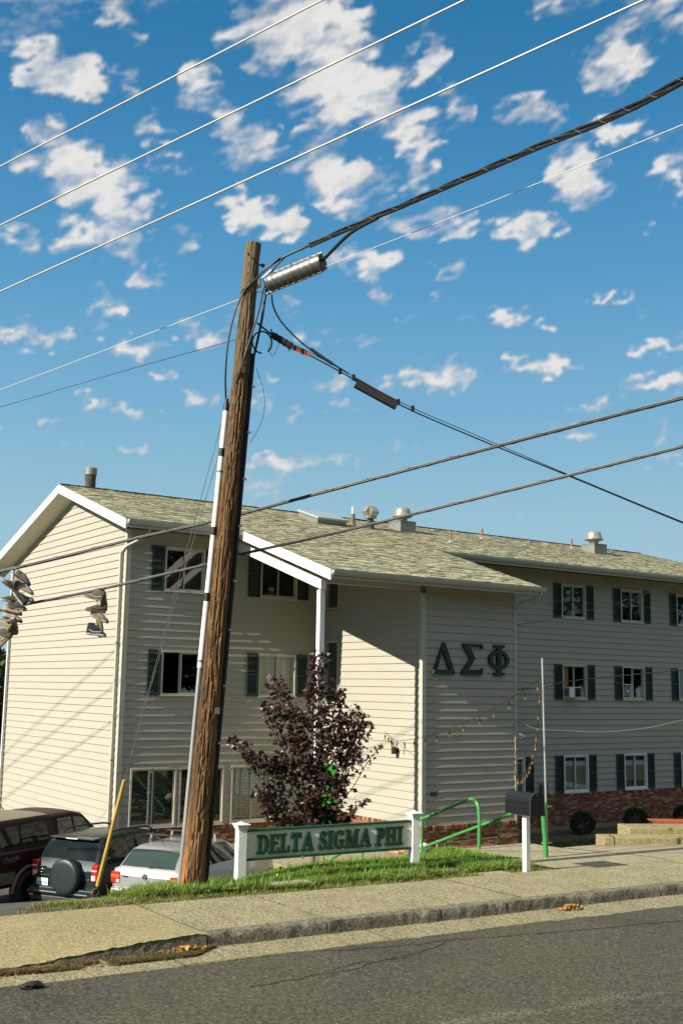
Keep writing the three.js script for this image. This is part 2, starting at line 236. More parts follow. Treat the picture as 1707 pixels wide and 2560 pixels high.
// ---------- ground levels ----------
const streetY = (x) => 2.25 - 0.014 * (clamp(x, -30, 40) + 4.5);
function lowY(x, z) {
  const lot = 0.06 + 0.18 * sstep(-1.25, -0.85, (x + 1.56) * 0.5 + (z - 5.31) * 0.87);
  const patio = 0.76;
  const right = lerp(0.46, 0.72, sstep(0.5, 7, z));
  return lerp(lerp(lot, patio, sstep(2.3, 2.65, x)), right, sstep(9.6, 11, x));
}
function groundY(x, z) {
  const ys = streetY(x) - 0.02;
  const drive = lerp(lowY(x, z), ys, sstep(3.5, 13.9, z));
  const b = sstep(0.6, 2.6, x), zA = lerp(lerp(9.2, 5.2, b), 9.3, sstep(4.3, 4.9, x)), zB = lerp(lerp(12.1, 10.6, b), 11.25, sstep(4.3, 4.9, x));
  const berm = lerp(lowY(x, z), ys - 0.03 - 0.16 * sstep(13.5, 12.2, z) * sstep(-1.5, -3.5, x) - 0.22 * sstep(1.5, 1.95, x) * sstep(13.88, 13.2, z), sstep(zA, zB, z));
  return lerp(drive, berm, sstep(-6.9, -5.5, x + (13.9 - z) * 0.35));
}
function sheet(x0, x1, z0, z1, nx, nz, f, edge = null) {
  const P = [], U = [], I = [];
  for (let j = 0; j <= nz; j++) for (let i = 0; i <= nx; i++) { const x = lerp(x0, x1, i / nx), z = lerp(z0, z1, j / nz); P.push(x, f(x, z), z); U.push(x, z); }
  for (let j = 0; j < nz; j++) for (let i = 0; i < nx; i++) { const a = j * (nx + 1) + i, b = a + 1, c = a + nx + 1, d = c + 1; I.push(a, c, b, b, c, d); }
  const g = new THREE.BufferGeometry(); g.setAttribute('position', new THREE.Float32BufferAttribute(P, 3)); g.setAttribute('uv', new THREE.Float32BufferAttribute(U, 2)); g.setIndex(I); g.computeVertexNormals(); return g;
}
// one sheet to the horizon: a fine part near, coarse parts round it
{
  const far = (x, z) => (x > -14 && x < 26 && z > -12 && z < 13.9 ? groundY(x, z) : z >= 13.9 ? streetY(x) - 0.5 : lerp(groundY(clamp(x, -14, 26), clamp(z, -12, 13.9)), -2, sstep(0, 60, Math.max(-12 - z, -14 - x, x - 26))));
  struct('ground', merge([sheet(-14, 26, -12, 13.95, 160, 110, groundY), sheet(-300, -14, -300, 13.95, 40, 40, far), sheet(26, 300, -300, 13.95, 40, 40, far), sheet(-14, 26, -300, -12, 20, 40, far), sheet(-300, 300, 13.95, 300, 60, 30, (x, z) => streetY(x) - (z < 15 ? 0.25 : 0.3) + sstep(25, 30, z) * 0.9)]), M.soil);
}
struct('parking_lot', sheet(-13.5, 2.4, -6, 13.86, 80, 90, (x, z) => groundY(x, z) + (x < -5.2 - (13.9 - z) * 0.35 || z < 9.0 ? 0.012 : -0.05)), M.lot);

// ---------- street ----------
const ZI = 13.9, ZK = 15.76, ZG = 16.36;
const crown = (x, z) => streetY(x) - 0.165 + 0.018 * Math.min(z - ZG, 3.5) + 0.006 * (fbm(x * 0.5, z * 0.5, 3, 3) - 0.5);
struct('road', sheet(-60, 70, ZG - 0.03, 25.5, 200, 40, crown), M.asphalt);
{ // worn paint line and cracks on the road, thin sheets of their own outline
  const r = rng(5), P = [];
  for (let i = 0; i < 5200; i++) { const x = -7.0 + r() * 9, z = 19.55 + (x + 4) * 0.03 + (r() + r() - 1) * 0.17, s = 0.004 + r() * 0.010; if (fbm(x * 2, z * 5, 2, 3) < 0.40 + 0.15 * r()) continue; const y = crown(x, z) + 0.004; P.push(quadPoly([[x, y, z], [x + s, y, z + s * 0.6], [x + s * 1.7, y, z - s * 0.2], [x + s * 0.9, y, z - s * 0.9]])); }
  const o = struct('road_marking', merge(P), M.paint);
  const line = (pts, w) => { const g = []; for (let i = 0; i < pts.length - 1; i++) { const n = 14; for (let k = 0; k < n; k++) { const a = k / n, b = (k + 1) / n, f = (t) => { const x = lerp(pts[i][0], pts[i + 1][0], t), z = lerp(pts[i][1], pts[i + 1][1], t) + (fbm(x * 6, i, 3, 3) - 0.5) * 0.14; return [x, z]; }; const [xa, za] = f(a), [xb, zb] = f(b), wa = w * (0.4 + noise3(xa * 9, 0, i)), wb = w * (0.4 + noise3(xb * 9, 0, i)); g.push(quadPoly([[xa, crown(xa, za) + 0.004, za - wa], [xb, crown(xb, zb) + 0.004, zb - wb], [xb, crown(xb, zb) + 0.004, zb + wb], [xa, crown(xa, za) + 0.004, za + wa]])); } } return g; };
  struct('road_crack', merge([...line([[-4.6, 16.45], [-3.7, 16.62], [-2.9, 16.66], [-1.7, 16.9], [0.6, 17.15], [4, 17.5]], 0.013), ...line([[-2.9, 16.66], [-3.6, 17.0], [-4.9, 17.35], [-6.1, 17.5]], 0.011), ...line([[-5.0, 17.25], [-4.5, 17.15], [-3.9, 17.2]], 0.008)]), M.crack);
}
// gutter pan
{
  const g = structGroup('gutter_pan'); let x = -30, k = 0; const r = rng(15);
  while (x < 40) { const L = 2.6 + r() * 1.2, x1 = x + L;
    mesh('gutter_slab', sheet(x + 0.006, x1 - 0.006, ZK - 0.02, ZG + 0.02 * (r() - 0.5), Math.ceil(L / 0.12), 4, (X, z) => streetY(X) - 0.165 + 0.02 * (1 - (z - ZK) / 0.6) + 0.012 * (fbm(X * 3, z * 3, 5, 3) - 0.5)), M.gutterPan, g); x = x1; k++; }
}
// kerb stones: rough concrete with chipped edges; the kerb runs out at the driveway
const kerbH = (x) => lerp(-0.145, 0, sstep(-8.4, -5.75, x)); // drop of the top below the sidewalk
{
  const g = structGroup('kerb'), r = rng(9); let xs = [-30, -20, -12, -8.6, -5.66, -4.05, -2.3, -1.15, 0.2, 1.9, 3.4, 5.2, 7.4, 10, 14, 20, 28, 40];
  for (let k = 0; k < xs.length - 1; k++) {
    const a = xs[k] + 0.009, b = xs[k + 1] - 0.009, n = Math.max(4, Math.ceil((b - a) / (b < 8 && a > -9 ? 0.035 : 0.5))), P = [], I = [], U = [];
    const prof = (x) => { const y = streetY(x) + kerbH(x) + (x < -5.66 ? -0.004 : 0.004), lo = streetY(x) - 0.22, c = x < -5.66 ? 0.004 : 0.012 + 0.04 * Math.pow(fbm(x * 4.2, k, 2, 4), 3) * 3, w = (fbm(x * 12, 7, k, 3) - 0.5) * 0.024, h = (fbm(x * 15, 3, k, 3) - 0.5) * 0.018;
      return [[ZK - 0.16, y + (fbm(x * 9, 1, k, 2) - 0.5) * 0.006], [ZK - c * 1.3 + w * 0.5, y + h * 0.6], [ZK - c * 0.3 + w, y - c * 0.7 + h], [ZK + 0.006 + (fbm(x * 14, 11, k, 3) - 0.5) * 0.022, lerp(y, lo, 0.33)], [ZK + 0.016 + (fbm(x * 10, 17, k, 3) - 0.5) * 0.024, lerp(y, lo, 0.66)], [ZK + 0.03, lo]]; };
    for (let i = 0; i <= n; i++) { const x = lerp(a, b, i / n), q = prof(x); q.forEach(([z, y], j) => { P.push(x, y, z); U.push(x, j * 0.06); }); }
    for (let i = 0; i < n; i++) for (let j = 0; j < 5; j++) { const p = i * 6 + j; I.push(p, p + 1, p + 6, p + 1, p + 7, p + 6); }
    const geo = new THREE.BufferGeometry(); geo.setAttribute('position', new THREE.Float32BufferAttribute(P, 3)); geo.setAttribute('uv', new THREE.Float32BufferAttribute(U, 2)); geo.setIndex(I); geo.computeVertexNormals();
    mesh('kerb_stone', geo, M.kerb, g);
    // end faces
    const capA = prof(a).map(([z, y]) => [a, y, z]), capB = prof(b).map(([z, y]) => [b, y, z]);
    mesh('kerb_stone', merge([quadPoly([...capA, [a, capA[5][1], ZK - 0.16]]), quadPoly([...capB, [b, capB[5][1], ZK - 0.16]])]), M.kerb, g);
  }
}
{ // sidewalk slabs and the driveway apron
  const g = structGroup('sidewalk'), xs = [-5.66, -4.0, -2.35, -0.72, 0.9, 2.55, 4.2, 5.9, 7.6, 9.3, 11, 13, 15, 20, 30, 40];
  for (let k = 0; k < xs.length - 1; k++) { const a = xs[k] + 0.004, b = xs[k + 1] - 0.004, d = (hash(k, 3, 1) - 0.5) * 0.006;
    mesh('sidewalk_slab', sheet(a, b, ZI - 0.02 + (hash(k, 5, 2) - 0.5) * 0.03, ZK - 0.155, 14, 14, (x, z) => streetY(x) + d + 0.005 * (fbm(x * 2, z * 2, 4, 3) - 0.5)), M.sidewalk, g); }
  mesh('sidewalk_slab', sheet(-40, -12.02, ZI, ZK - 0.155, 20, 6, (x, z) => streetY(x)), M.sidewalk, g);
  const ap = (x, z) => streetY(x) + 0.003 + kerbH(x) * sstep(ZI + 0.1, ZK, z) + 0.006 * (fbm(x * 2, z * 2, 7, 3) - 0.5);
  struct('driveway_apron', sheet(-12, -5.672, ZI - 0.06, ZK + 0.004, 200, 20, (x, z) => ap(x, z) + (z > ZK - 0.02 ? (fbm(x * 14, 3, 9, 3) - 0.5) * 0.03 : 0)), M.apron);
}
{ // walkway slabs at the entrance, right of the lawn
  const g = structGroup('walkway'), wy = (x, z) => lerp(1.99, streetY(x) - 0.01, sstep(10.6, 13.9, z));
  const slab = (x0, x1, z0, z1, d) => mesh('walkway_slab', sheet(x0 + 0.008, x1 - 0.008, z0 + 0.008, z1 - 0.008, 10, 10, (x, z) => wy(x, z) + d), M.concrete, g);
  slab(1.75, 4.4, 12.3, 13.88, 0.004); slab(4.4, 7.6, 12.3, 13.88, 0.008); slab(7.6, 12, 12.3, 13.88, 0.0); slab(2.5, 4.4, 10.35, 12.3, 0.0); slab(4.4, 7.6, 11.3, 12.3, 0.006); slab(7.6, 12, 11.3, 12.3, 0);
  mesh('walkway_edge', merge([box(2.5, 4.4, 1.75, 1.975, 10.3, 10.352), box(4.4, 12, 1.75, 1.985, 11.25, 11.305)]), M.concrete, g);
}
{ // patio at the door and the steps down to it
  const g = structGroup('patio');
  for (const [x0, x1, z0, z1] of [[2.62, 4.6, -0.2, 2.4], [4.6, 6.15, -0.2, 2.4], [2.62, 4.6, 2.4, 5.75], [4.6, 6.15, 2.4, 5.75], [6.15, 9.6, 4.75, 6.6]]) mesh('patio_slab', box(x0 + 0.006, x1 - 0.006, 0.6, 0.81, z0 + 0.006, z1 - 0.006, 0.01), M.concrete, g);
  const n = 7, st = thing('concrete_steps', 'concrete steps between the green handrails down to the patio', 'steps');
  for (let i = 0; i < n; i++) { const z1 = 10.3 - i * 0.64; mesh('step', box(3.0, 4.25, 0.3, 1.83 - i * 0.148, z1 - 0.64, z1, 0.015), M.concrete, st); }
}

// ---------- the house ----------
const house = thing('house', 'three-storey cream lap-sided house with grey shingle roof and green shutters', 'house');
const ROW = 0.203, BX = 6.2, BX1 = 9.41, BZ = 4.68, RZ = -3.915, RY = 10.742, SL = 0.3176, EZ = 1.05, PZ = 5.42, PX0 = 2.8, PX1 = 9.72, OV = 0.55, HX = 24.48, XE = 29.0, ZB = -9.25;
const roofY = (z) => z >= RZ ? RY - SL * (z - RZ) : RY + 0.3 * (z - RZ);
const walls = { gable: [[0, 0, 0], -Math.PI / 2], front: [[0, 0, 0], 0], baySide: [[BX, 0, 0], -Math.PI / 2], bayFront: [[0, 0, BZ], 0] };

// one lap board: bottom edge [a0,b0], top edge [a1,b1], heights yb..yt inside the course that starts at yc
function lapBoard(a0, b0, a1, b1, yb, yt, yc, wave, seed) {
  const n = wave ? Math.max(1, Math.round((b0 - a0) / 0.16)) : Math.max(1, Math.round((b0 - a0) / 2)), P = [], U = [], I = [];
  const zf = (y, x) => lerp(0.033, 0.006, (y - yc) / (ROW + 0.012)) + (wave ? wave * (fbm(x * 1.05 + seed * 7.13, seed * 3.3, 1, 2) - 0.5) * 2 * (1 - 0.75 * (y - yc) / ROW) : 0);
  const ys = [yb, yb, lerp(yb, yt, 0.5), yt];
  for (let i = 0; i <= n; i++) ys.forEach((y, j) => { const t = (y - yb) / (yt - yb), x = lerp(lerp(a0, a1, t), lerp(b0, b1, t), i / n); P.push(x, y, j === 0 ? -0.004 : zf(y, x)); U.push(x + seed * 0.37, y + (j === 0 ? -0.02 : 0)); });
  for (let i = 0; i < n; i++) for (let j = 0; j < 3; j++) { const p = i * 4 + j; I.push(p, p + 4, p + 1, p + 1, p + 4, p + 5); }
  let g = new THREE.BufferGeometry(); g.setAttribute('position', new THREE.Float32BufferAttribute(P, 3)); g.setAttribute('uv', new THREE.Float32BufferAttribute(U, 2)); g.setIndex(I);
  g.computeVertexNormals(); return toCreasedNormals(g, 0.6);
}
function sideWall(name, [pos, turn], y0, y1, span, holes, wave, seed0, splits = 0) {
  const g = part(name, house, pos, turn), r = rng(seed0);
  let k = 0;
  for (let yc = y0; yc < y1 - 0.02; yc += ROW, k++) {
    const yt = Math.min(yc + ROW + 0.012, y1), s0 = span(yc), s1 = span(Math.min(yt, y1));
    if (s0[1] - s0[0] < 0.05) continue;
    const cut = holes.filter((h) => h[2] < yt && h[3] > yc).sort((a, b) => a[0] - b[0]);
    const seg = []; let u = s0[0], u1 = s1[0];
    for (const h of cut) { if (h[0] > u + 0.01) seg.push([u, h[0], u1, h[0], yc, yt]); u = u1 = h[1];
      if (h[3] < yc + ROW - 0.015) seg.push([h[0], h[1], h[0], h[1], Math.max(h[3], yc), yt]);
      if (h[2] > yc + 0.015) seg.push([h[0], h[1], h[0], h[1], yc, Math.min(h[2], yt)]); }
    if (s0[1] > u + 0.01) seg.push([u, s0[1], u1, s1[1], yc, yt]);
    for (const q of seg) {
      const L = q[1] - q[0];
      if (splits && L > splits) { const m = q[0] + L * (0.2 + 0.6 * r());
        mesh('siding_board', lapBoard(q[0], m - 0.002, q[2], m - 0.002, q[4], q[5], yc, wave, seed0 + k), M.siding, g);
        mesh('siding_board', lapBoard(m + 0.002, q[1], m + 0.002, q[3], q[4], q[5], yc, wave, seed0 + k + 0.4), M.siding, g);
      } else mesh('siding_board', lapBoard(q[0], q[1], q[2], q[3], q[4], q[5], yc, wave, seed0 + k), M.siding, g);
    }
  }
  return g;
}
function wallCore(parent, pts, holes, depth, m = M.core) { // sheathing with real openings
  const s = new THREE.Shape(pts.map((p) => new THREE.Vector2(...p)));
  for (const [a, b, c, d] of holes) s.holes.push(new THREE.Path([[a, c], [a, d], [b, d], [b, c]].map((p) => new THREE.Vector2(...p))));
  const g = new THREE.ExtrudeGeometry(s, { depth, bevelEnabled: false }); g.translate(0, 0, -depth - 0.006); return mesh('sheathing', metreUV(g), m, parent);
}
const slatBlind = (u0, u1, v0, v1, z, pitch, tilt) => { const a = []; for (let y = v1 - 0.04; y > v0; y -= pitch) { const g = new THREE.BoxGeometry(u1 - u0, 0.002, pitch * 0.95); g.rotateX(tilt); g.translate((u0 + u1) / 2, y, z); a.push(g); } a.push(box(u0, u1, v1 - 0.035, v1, z - 0.02, z + 0.02)); return merge(a); };
function windowIn([pos, turn], u0, u1, v0, v1, o = {}) {
  const w = part('window', house, pos, turn), f = 0.052, zf = 0.052, zb = -0.10, mid = (u0 + u1) / 2, vm = o.frame ?? M.vinyl;
  mesh('frame', merge([box(u0, u1, v0, v0 + f, zb, zf, 0.006), box(u0, u1, v1 - f, v1, zb, zf, 0.006), box(u0, u0 + f, v0 + f, v1 - f, zb, zf, 0.006), box(u1 - f, u1, v0 + f, v1 - f, zb, zf, 0.006)]), vm, w);
  mesh('sill', box(u0 - 0.015, u1 + 0.015, v0 - 0.028, v0 - 0.001, zb, zf + 0.022, 0.006), vm, w);
  const sash = (a, b, z) => { const s = 0.032; mesh('sash', merge([box(a, b, v0 + f, v0 + f + s, z - 0.014, z + 0.014, 0.004), box(a, b, v1 - f - s, v1 - f, z - 0.014, z + 0.014, 0.004), box(a, a + s, v0 + f + s, v1 - f - s, z - 0.014, z + 0.014, 0.004), box(b - s, b, v0 + f + s, v1 - f - s, z - 0.014, z + 0.014, 0.004)]), vm, w);
    mesh('pane', box(a + s, b - s, v0 + f + s, v1 - f - s, z - 0.002, z + 0.002), M.glass, w); };
  const open = o.open ?? 0; // metres the left sash is slid to the right
  if (o.open !== undefined) sash(u0 + f + open, mid + 0.02 + open, -0.052); else sash(u0 + f, mid + 0.02, -0.052);
  sash(mid - 0.02, u1 - f, -0.012);
  if (o.blind) mesh('blind', slatBlind(u0 + f, o.blindTo ?? u1 - f, v0 + (o.drop ?? f), v1 - f, -0.15, 0.05, o.tilt ?? 0.5), o.blind, w);
  if (o.curtain) { const n = 60, P = [], U = [], I = [], a = u0 + 0.03, b = u1 - 0.03; for (let i = 0; i <= n; i++) { const x = lerp(a, b, i / n), z = -0.2 + 0.035 * Math.sin(i * 1.35) * (0.6 + noise3(i * 0.3, 1, 1)); P.push(x, v0 - 0.05, z, x, v1, z); U.push(x, 0, x, 1); } for (let i = 0; i < n; i++) I.push(2 * i, 2 * i + 2, 2 * i + 1, 2 * i + 1, 2 * i + 2, 2 * i + 3); const g = new THREE.BufferGeometry(); g.setAttribute('position', new THREE.Float32BufferAttribute(P, 3)); g.setAttribute('uv', new THREE.Float32BufferAttribute(U, 2)); g.setIndex(I); g.computeVertexNormals(); mesh('curtain', g, o.curtain, w); }
  if (o.shade) mesh('roller_shade', box(u0 + f, u1 - f, v0 + o.shade, v1 - f, -0.13, -0.126), M.greenShade, w);
  return w;
}
function shutter([pos, turn], u0, u1, v0, v1) {
  const s = part('shutter', house, pos, turn), z0 = 0.036, st = 0.05, a = [];
  mesh('shutter_frame', merge([box(u0, u0 + st, v0, v1, z0, z0 + 0.03, 0.005), box(u1 - st, u1, v0, v1, z0, z0 + 0.03, 0.005), box(u0 + st, u1 - st, v0, v0 + 0.08, z0, z0 + 0.028, 0.005), box(u0 + st, u1 - st, v1 - 0.07, v1, z0, z0 + 0.028, 0.005), box(u0 + st, u1 - st, (v0 + v1) / 2 - 0.03, (v0 + v1) / 2 + 0.03, z0, z0 + 0.028, 0.005)]), M.shutter, s);
  for (let y = v0 + 0.09; y < v1 - 0.08; y += 0.03) { if (Math.abs(y - (v0 + v1) / 2) < 0.035) continue; const g = new THREE.BoxGeometry(u1 - u0 - 2 * st, 0.006, 0.03); g.rotateX(0.7); g.translate((u0 + u1) / 2, y + 0.01, z0 + 0.012); a.push(g); }
  mesh('louvres', merge(a), M.shutter, s);
}
// window schedule: u0,u1,v0,v1
const WF = [[1.08, 2.285, 7.49, 8.68], [4.05, 5.27, 7.49, 8.68], [1.09, 2.295, 4.73, 5.905], [4.07, 5.285, 4.73, 5.905]];
const WG = [[0.35, 1.66, 1.345, 2.86], [1.745, 3.08, 1.345, 2.86], [3.30, 4.60, 1.345, 2.86]];
const WR = []; for (const [a, b] of [[15.93, 17.105], [18.88, 20.06], [21.9, 23.1]]) for (const [c, d] of [[7.488, 8.655], [4.74, 5.915], [1.663, 2.88]]) WR.push([a, b, c, d]);
WR.push([12.98, 14.16, 1.663, 2.86]);
const WS = [[-0.30 + 0.45, 0.87, 7.23, 8.55], [0.15, 0.88, 4.55, 6.32]], DOOR = [0.1, 0.95, 0.81, 2.88];
const grow = (h, d = 0.004) => h.map(([a, b, c, e]) => [a + d, b - d, c - 0.02, e - d]);

// gable wall
const gTop = (y) => { const t = RY - 0.38; return [Math.max(ZB, RZ - (t - y) / 0.3), Math.min(0, RZ + (t - y) / SL)]; };
const gw = sideWall('gable_wall', walls.gable, -0.05, RY - 0.42, (y) => { const [a, b] = gTop(y); return [a + (a === ZB ? 0.09 : -0.05), b - (b === 0 ? 0.09 : -0.05)]; }, [], 0.0016, 100);
wallCore(gw, [[ZB, -0.3], [-0.01, -0.3], [-0.01, 9.12], [RZ, RY - 0.36], [ZB, 9.05]], [], 0.12);
// front wall, left of the bay, and right wing
const fw = sideWall('front_wall', walls.front, 1.335, 9.06, () => [0.09, BX], grow([...WF, ...WG]), 0.0052, 200);
wallCore(fw, [[0, -0.3], [BX1 - 0.1, -0.3], [BX1 - 0.1, 9.2], [0, 9.2]], grow([...WF, ...WG], 0), 0.12);
const rw = sideWall('wing_wall', walls.front, 1.645, 9.06, () => [BX1 + 0.05, XE], grow(WR), 0.002, 300, 5);
wallCore(rw, [[BX1 - 0.1, -0.3], [XE, -0.3], [XE, 9.2], [BX1 - 0.1, 9.2]], grow(WR, 0), 0.12);
const bs = sideWall('bay_side_wall', walls.baySide, 1.6, 8.6, (y) => [0.03, Math.min(BZ - 0.07, (RY - 0.3 - y) / SL + RZ)], [...grow(WS), [DOOR[0], DOOR[1], DOOR[2], DOOR[3]]], 0.002, 400);
wallCore(bs, [[0, 0.5], [BZ - 0.01, 0.5], [BZ - 0.01, 7.7], [0, 9.2]], [...grow(WS, 0), [DOOR[0], DOOR[1], 0.82, DOOR[3]]], 0.12);
const bf = sideWall('bay_front_wall', walls.bayFront, 1.6, 7.72, () => [BX + 0.07, BX1 - 0.06], [], 0.0052, 500);
wallCore(bf, [[BX, 0.4], [BX1, 0.4], [BX1, 7.75], [BX, 7.75]], [], 0.12);
// walls out of view, floors, closing the rooms
{ const g = part('rear_wall', house);
  mesh('wall_panel', merge([box(0, XE, -0.3, 9.1, ZB, ZB + 0.12), box(XE - 0.12, XE, -0.3, 9.1, ZB, 0), prism([[0.002, -0.3], [BZ, -0.3], [BZ, 7.6], [0.002, 9.0]], 'x', BX1 - 0.12, BX1 - 0.003)]), M.siding, g);
  for (const y of [0.45, 3.35, 6.1, 9.0]) mesh('floor_slab', box(0.13, XE - 0.13, y - 0.15, y, ZB + 0.13, -0.14), M.room, g);
  for (const x of [3.15, 5.7, 9.6, 15.2, 18.0, 21]) mesh('partition', box(x, x + 0.1, 0.46, 8.99, ZB + 0.14, -0.145), M.room, g);
  mesh('partition', box(0.13, XE - 0.13, 0.46, 8.99, -4.0, -3.9), M.room, g);
  mesh('floor_slab', merge([box(BX + 0.13, BX1 - 0.13, 3.2, 3.35, 0.02, BZ - 0.14), box(BX + 0.13, BX1 - 0.13, 5.95, 6.1, 0.02, BZ - 0.14)]), M.room, g); }
// corner boards
{ const g = part('corner_trim', house);
  mesh('corner_board', merge([box(-0.042, 0.0, -0.05, 9.05, -0.10, 0.042, 0.004), box(0.0015, 0.095, -0.05, 9.05, 0.0, 0.042, 0.004)]), M.trim, g);
  mesh('corner_board', box(-0.032, 0.0, -0.3, 9.0, ZB, ZB + 0.10, 0.004), M.trim, g);
  mesh('corner_board', merge([box(BX - 0.042, BX, 1.6, 7.45, BZ - 0.075, BZ + 0.042, 0.004), box(BX + 0.0015, BX + 0.075, 1.6, 7.45, BZ + 0.001, BZ + 0.042, 0.004)]), M.trim, g);
  mesh('corner_board', merge([box(BX1 - 0.065, BX1, 1.6, 7.7, BZ + 0.001, BZ + 0.042, 0.004)]), M.trim, g); }
// windows and shutters
WF.forEach((w, i) => { windowIn(walls.front, ...w, [{ curtain: null }, {}, { open: 0.5 }, { curtain: M.curtain }][i]); });
for (const [a, b, c, d] of WF) { shutter(walls.front, a - 0.40, a - 0.02, c - 0.005, d + 0.005); shutter(walls.front, b + 0.02, b + 0.375, c - 0.005, d + 0.005); }
windowIn(walls.front, ...WG[0], { blind: M.blindDark, drop: 0.22, tilt: 0.35 }); windowIn(walls.front, ...WG[1], { blind: M.blindDark, drop: 0.2, tilt: 0.35 }); windowIn(walls.front, ...WG[2], { blind: M.blind, drop: 0.12, tilt: 0.75 });
WR.forEach((w, i) => { if (i === 9) { windowIn(walls.front, ...w, { shade: 0.02, frame: M.white }); shutter(walls.front, w[1] + 0.02, w[1] + 0.375, w[2], w[3] + 0.01); return; }
  const lvl = i % 3; windowIn(walls.front, ...w, lvl === 2 ? { shade: i === 5 ? 0.3 : 0.05, frame: M.white } : i === 1 ? { open: 0 } : i === 4 ? { open: 0.5 } : {});
  shutter(walls.front, w[0] - 0.39, w[0] - 0.02, w[2] - 0.005, w[3] + 0.005); shutter(walls.front, w[1] + 0.02, w[1] + 0.375, w[2] - 0.005, w[3] + 0.005); });
WS.forEach((w) => { const g = part('window', house, ...walls.baySide), f = 0.045; mesh('frame', merge([box(w[0], w[1], w[2], w[2] + f, -0.1, 0.045), box(w[0], w[1], w[3] - f, w[3], -0.1, 0.045), box(w[0], w[0] + f, w[2] + f, w[3] - f, -0.1, 0.045), box(w[1] - f, w[1], w[2] + f, w[3] - f, -0.1, 0.045)]), M.vinyl, g); mesh('pane', box(w[0] + f, w[1] - f, w[2] + f, w[3] - f, -0.03, -0.025), M.glass, g); mesh('roller_shade', box(w[0] + f, w[1] - f, w[2] + f, w[3] - f, -0.12, -0.115), M.shutter, g); });
{ const g = part('entrance_door', house, ...walls.baySide); mesh('door_leaf', box(DOOR[0] + 0.05, DOOR[1] - 0.05, DOOR[2] + 0.01, DOOR[3] - 0.05, -0.05, 0.0, 0.004), M.doorGreen, g);
  mesh('door_panel', merge([box(DOOR[0] + 0.16, DOOR[1] - 0.16, 0.98, 1.7, 0.001, 0.012, 0.005), box(DOOR[0] + 0.16, DOOR[1] - 0.16, 1.85, 2.7, 0.001, 0.012, 0.005)]), M.doorGreen, g);
  mesh('door_frame', merge([box(DOOR[0], DOOR[0] + 0.05, DOOR[2], DOOR[3], -0.1, 0.04), box(DOOR[1] - 0.05, DOOR[1], DOOR[2], DOOR[3], -0.1, 0.04), box(DOOR[0] + 0.05, DOOR[1] - 0.05, DOOR[3] - 0.05, DOOR[3], -0.1, 0.04)]), M.doorGreen, g);
  mesh('door_knob', new THREE.SphereGeometry(0.03, 10, 8).translate(DOOR[1] - 0.13, 1.75, 0.05), M.galv, g); }

// brick plinth: single bricks where they show largest, the rest joined
{
  const r = rng(31), pal = [[0.20, 0.060, 0.026], [0.26, 0.085, 0.034], [0.15, 0.045, 0.022], [0.30, 0.13, 0.05], [0.36, 0.20, 0.09], [0.11, 0.036, 0.020], [0.23, 0.10, 0.045], [0.40, 0.25, 0.13]];
  const mats = pal.map((c, i) => std({ map: mottle(64, 0.25, c, 0.35, 5, 4), roughness: 0.9 }));
  const bg = new RoundedBoxGeometry(0.193, 0.057, 0.05, 1, 0.005), hg = new RoundedBoxGeometry(0.057, 0.10, 0.06, 1, 0.006);
  const wallB = (name, [pos, turn], u0, u1, v0, v1, single, cap) => {
    const g = part(name, house, pos, turn), rest = {};
    const put = (geo, u, v, z, mi, one, sx = 1) => { const h = z + (r() - 0.5) * 0.008; if (one) { const o = mesh('brick', geo, mats[mi], g); o.position.set(u, v, h); o.scale.x = sx; } else { const c = flat(geo.clone()); c.scale(sx, 1, 1); c.translate(u, v, h); (rest[mi] ??= []).push(c); } };
    let k = 0; for (let v = v1 - 0.034 - (cap ? 0.11 : 0); v > v0; v -= 0.067, k++) for (let u = u0 + (k % 2 ? 0.05 : 0.1); u < u1 - 0.02; u += 0.203) { const w = Math.min(u + 0.0965, u1) - (u - 0.0965); put(bg, u, v, 0.028, Math.floor(Math.pow(r(), 1.25) * 8), single(u, v), Math.min(1, w / 0.193)); }
    if (cap) for (let u = u0 + 0.033; u < u1; u += 0.067) put(hg, u, v1 - 0.052, 0.036, Math.floor(Math.pow(r(), 1.2) * 8), cap(u));
    for (const [mi, a] of Object.entries(rest)) { const o = mesh('brickwork', merge(a), mats[mi], g); o.userData.kind = 'stuff'; }
    mesh('mortar', box(u0, u1, v0, v1 - 0.006, 0.0, 0.045), std({ color: rgb(0.20, 0.175, 0.135), roughness: 1 }), g);
  };
  wallB('bay_side_plinth', walls.baySide, 1.0, BZ + 0.02, 0.6, 1.6, (u, v) => v > 0.75 && u > 2.2, (u) => u > 2.2);
  wallB('bay_front_plinth', walls.bayFront, BX - 0.03, BX1 + 0.02, 0.5, 1.6, (u, v) => v > 1.05, () => false);
  wallB('front_plinth', walls.front, 0, BX, 0.2, 1.33, () => false, () => false);
  wallB('wing_plinth', walls.front, BX1 + 0.02, XE, 0.6, 1.645, (u, v) => u > 16.2 && u < 19.4 && v > 1.45, () => false);
  mesh('foundation', box(BX1 + 0.02, XE, 0.1, 0.6, 0.0, 0.06), M.concrete, house);
}
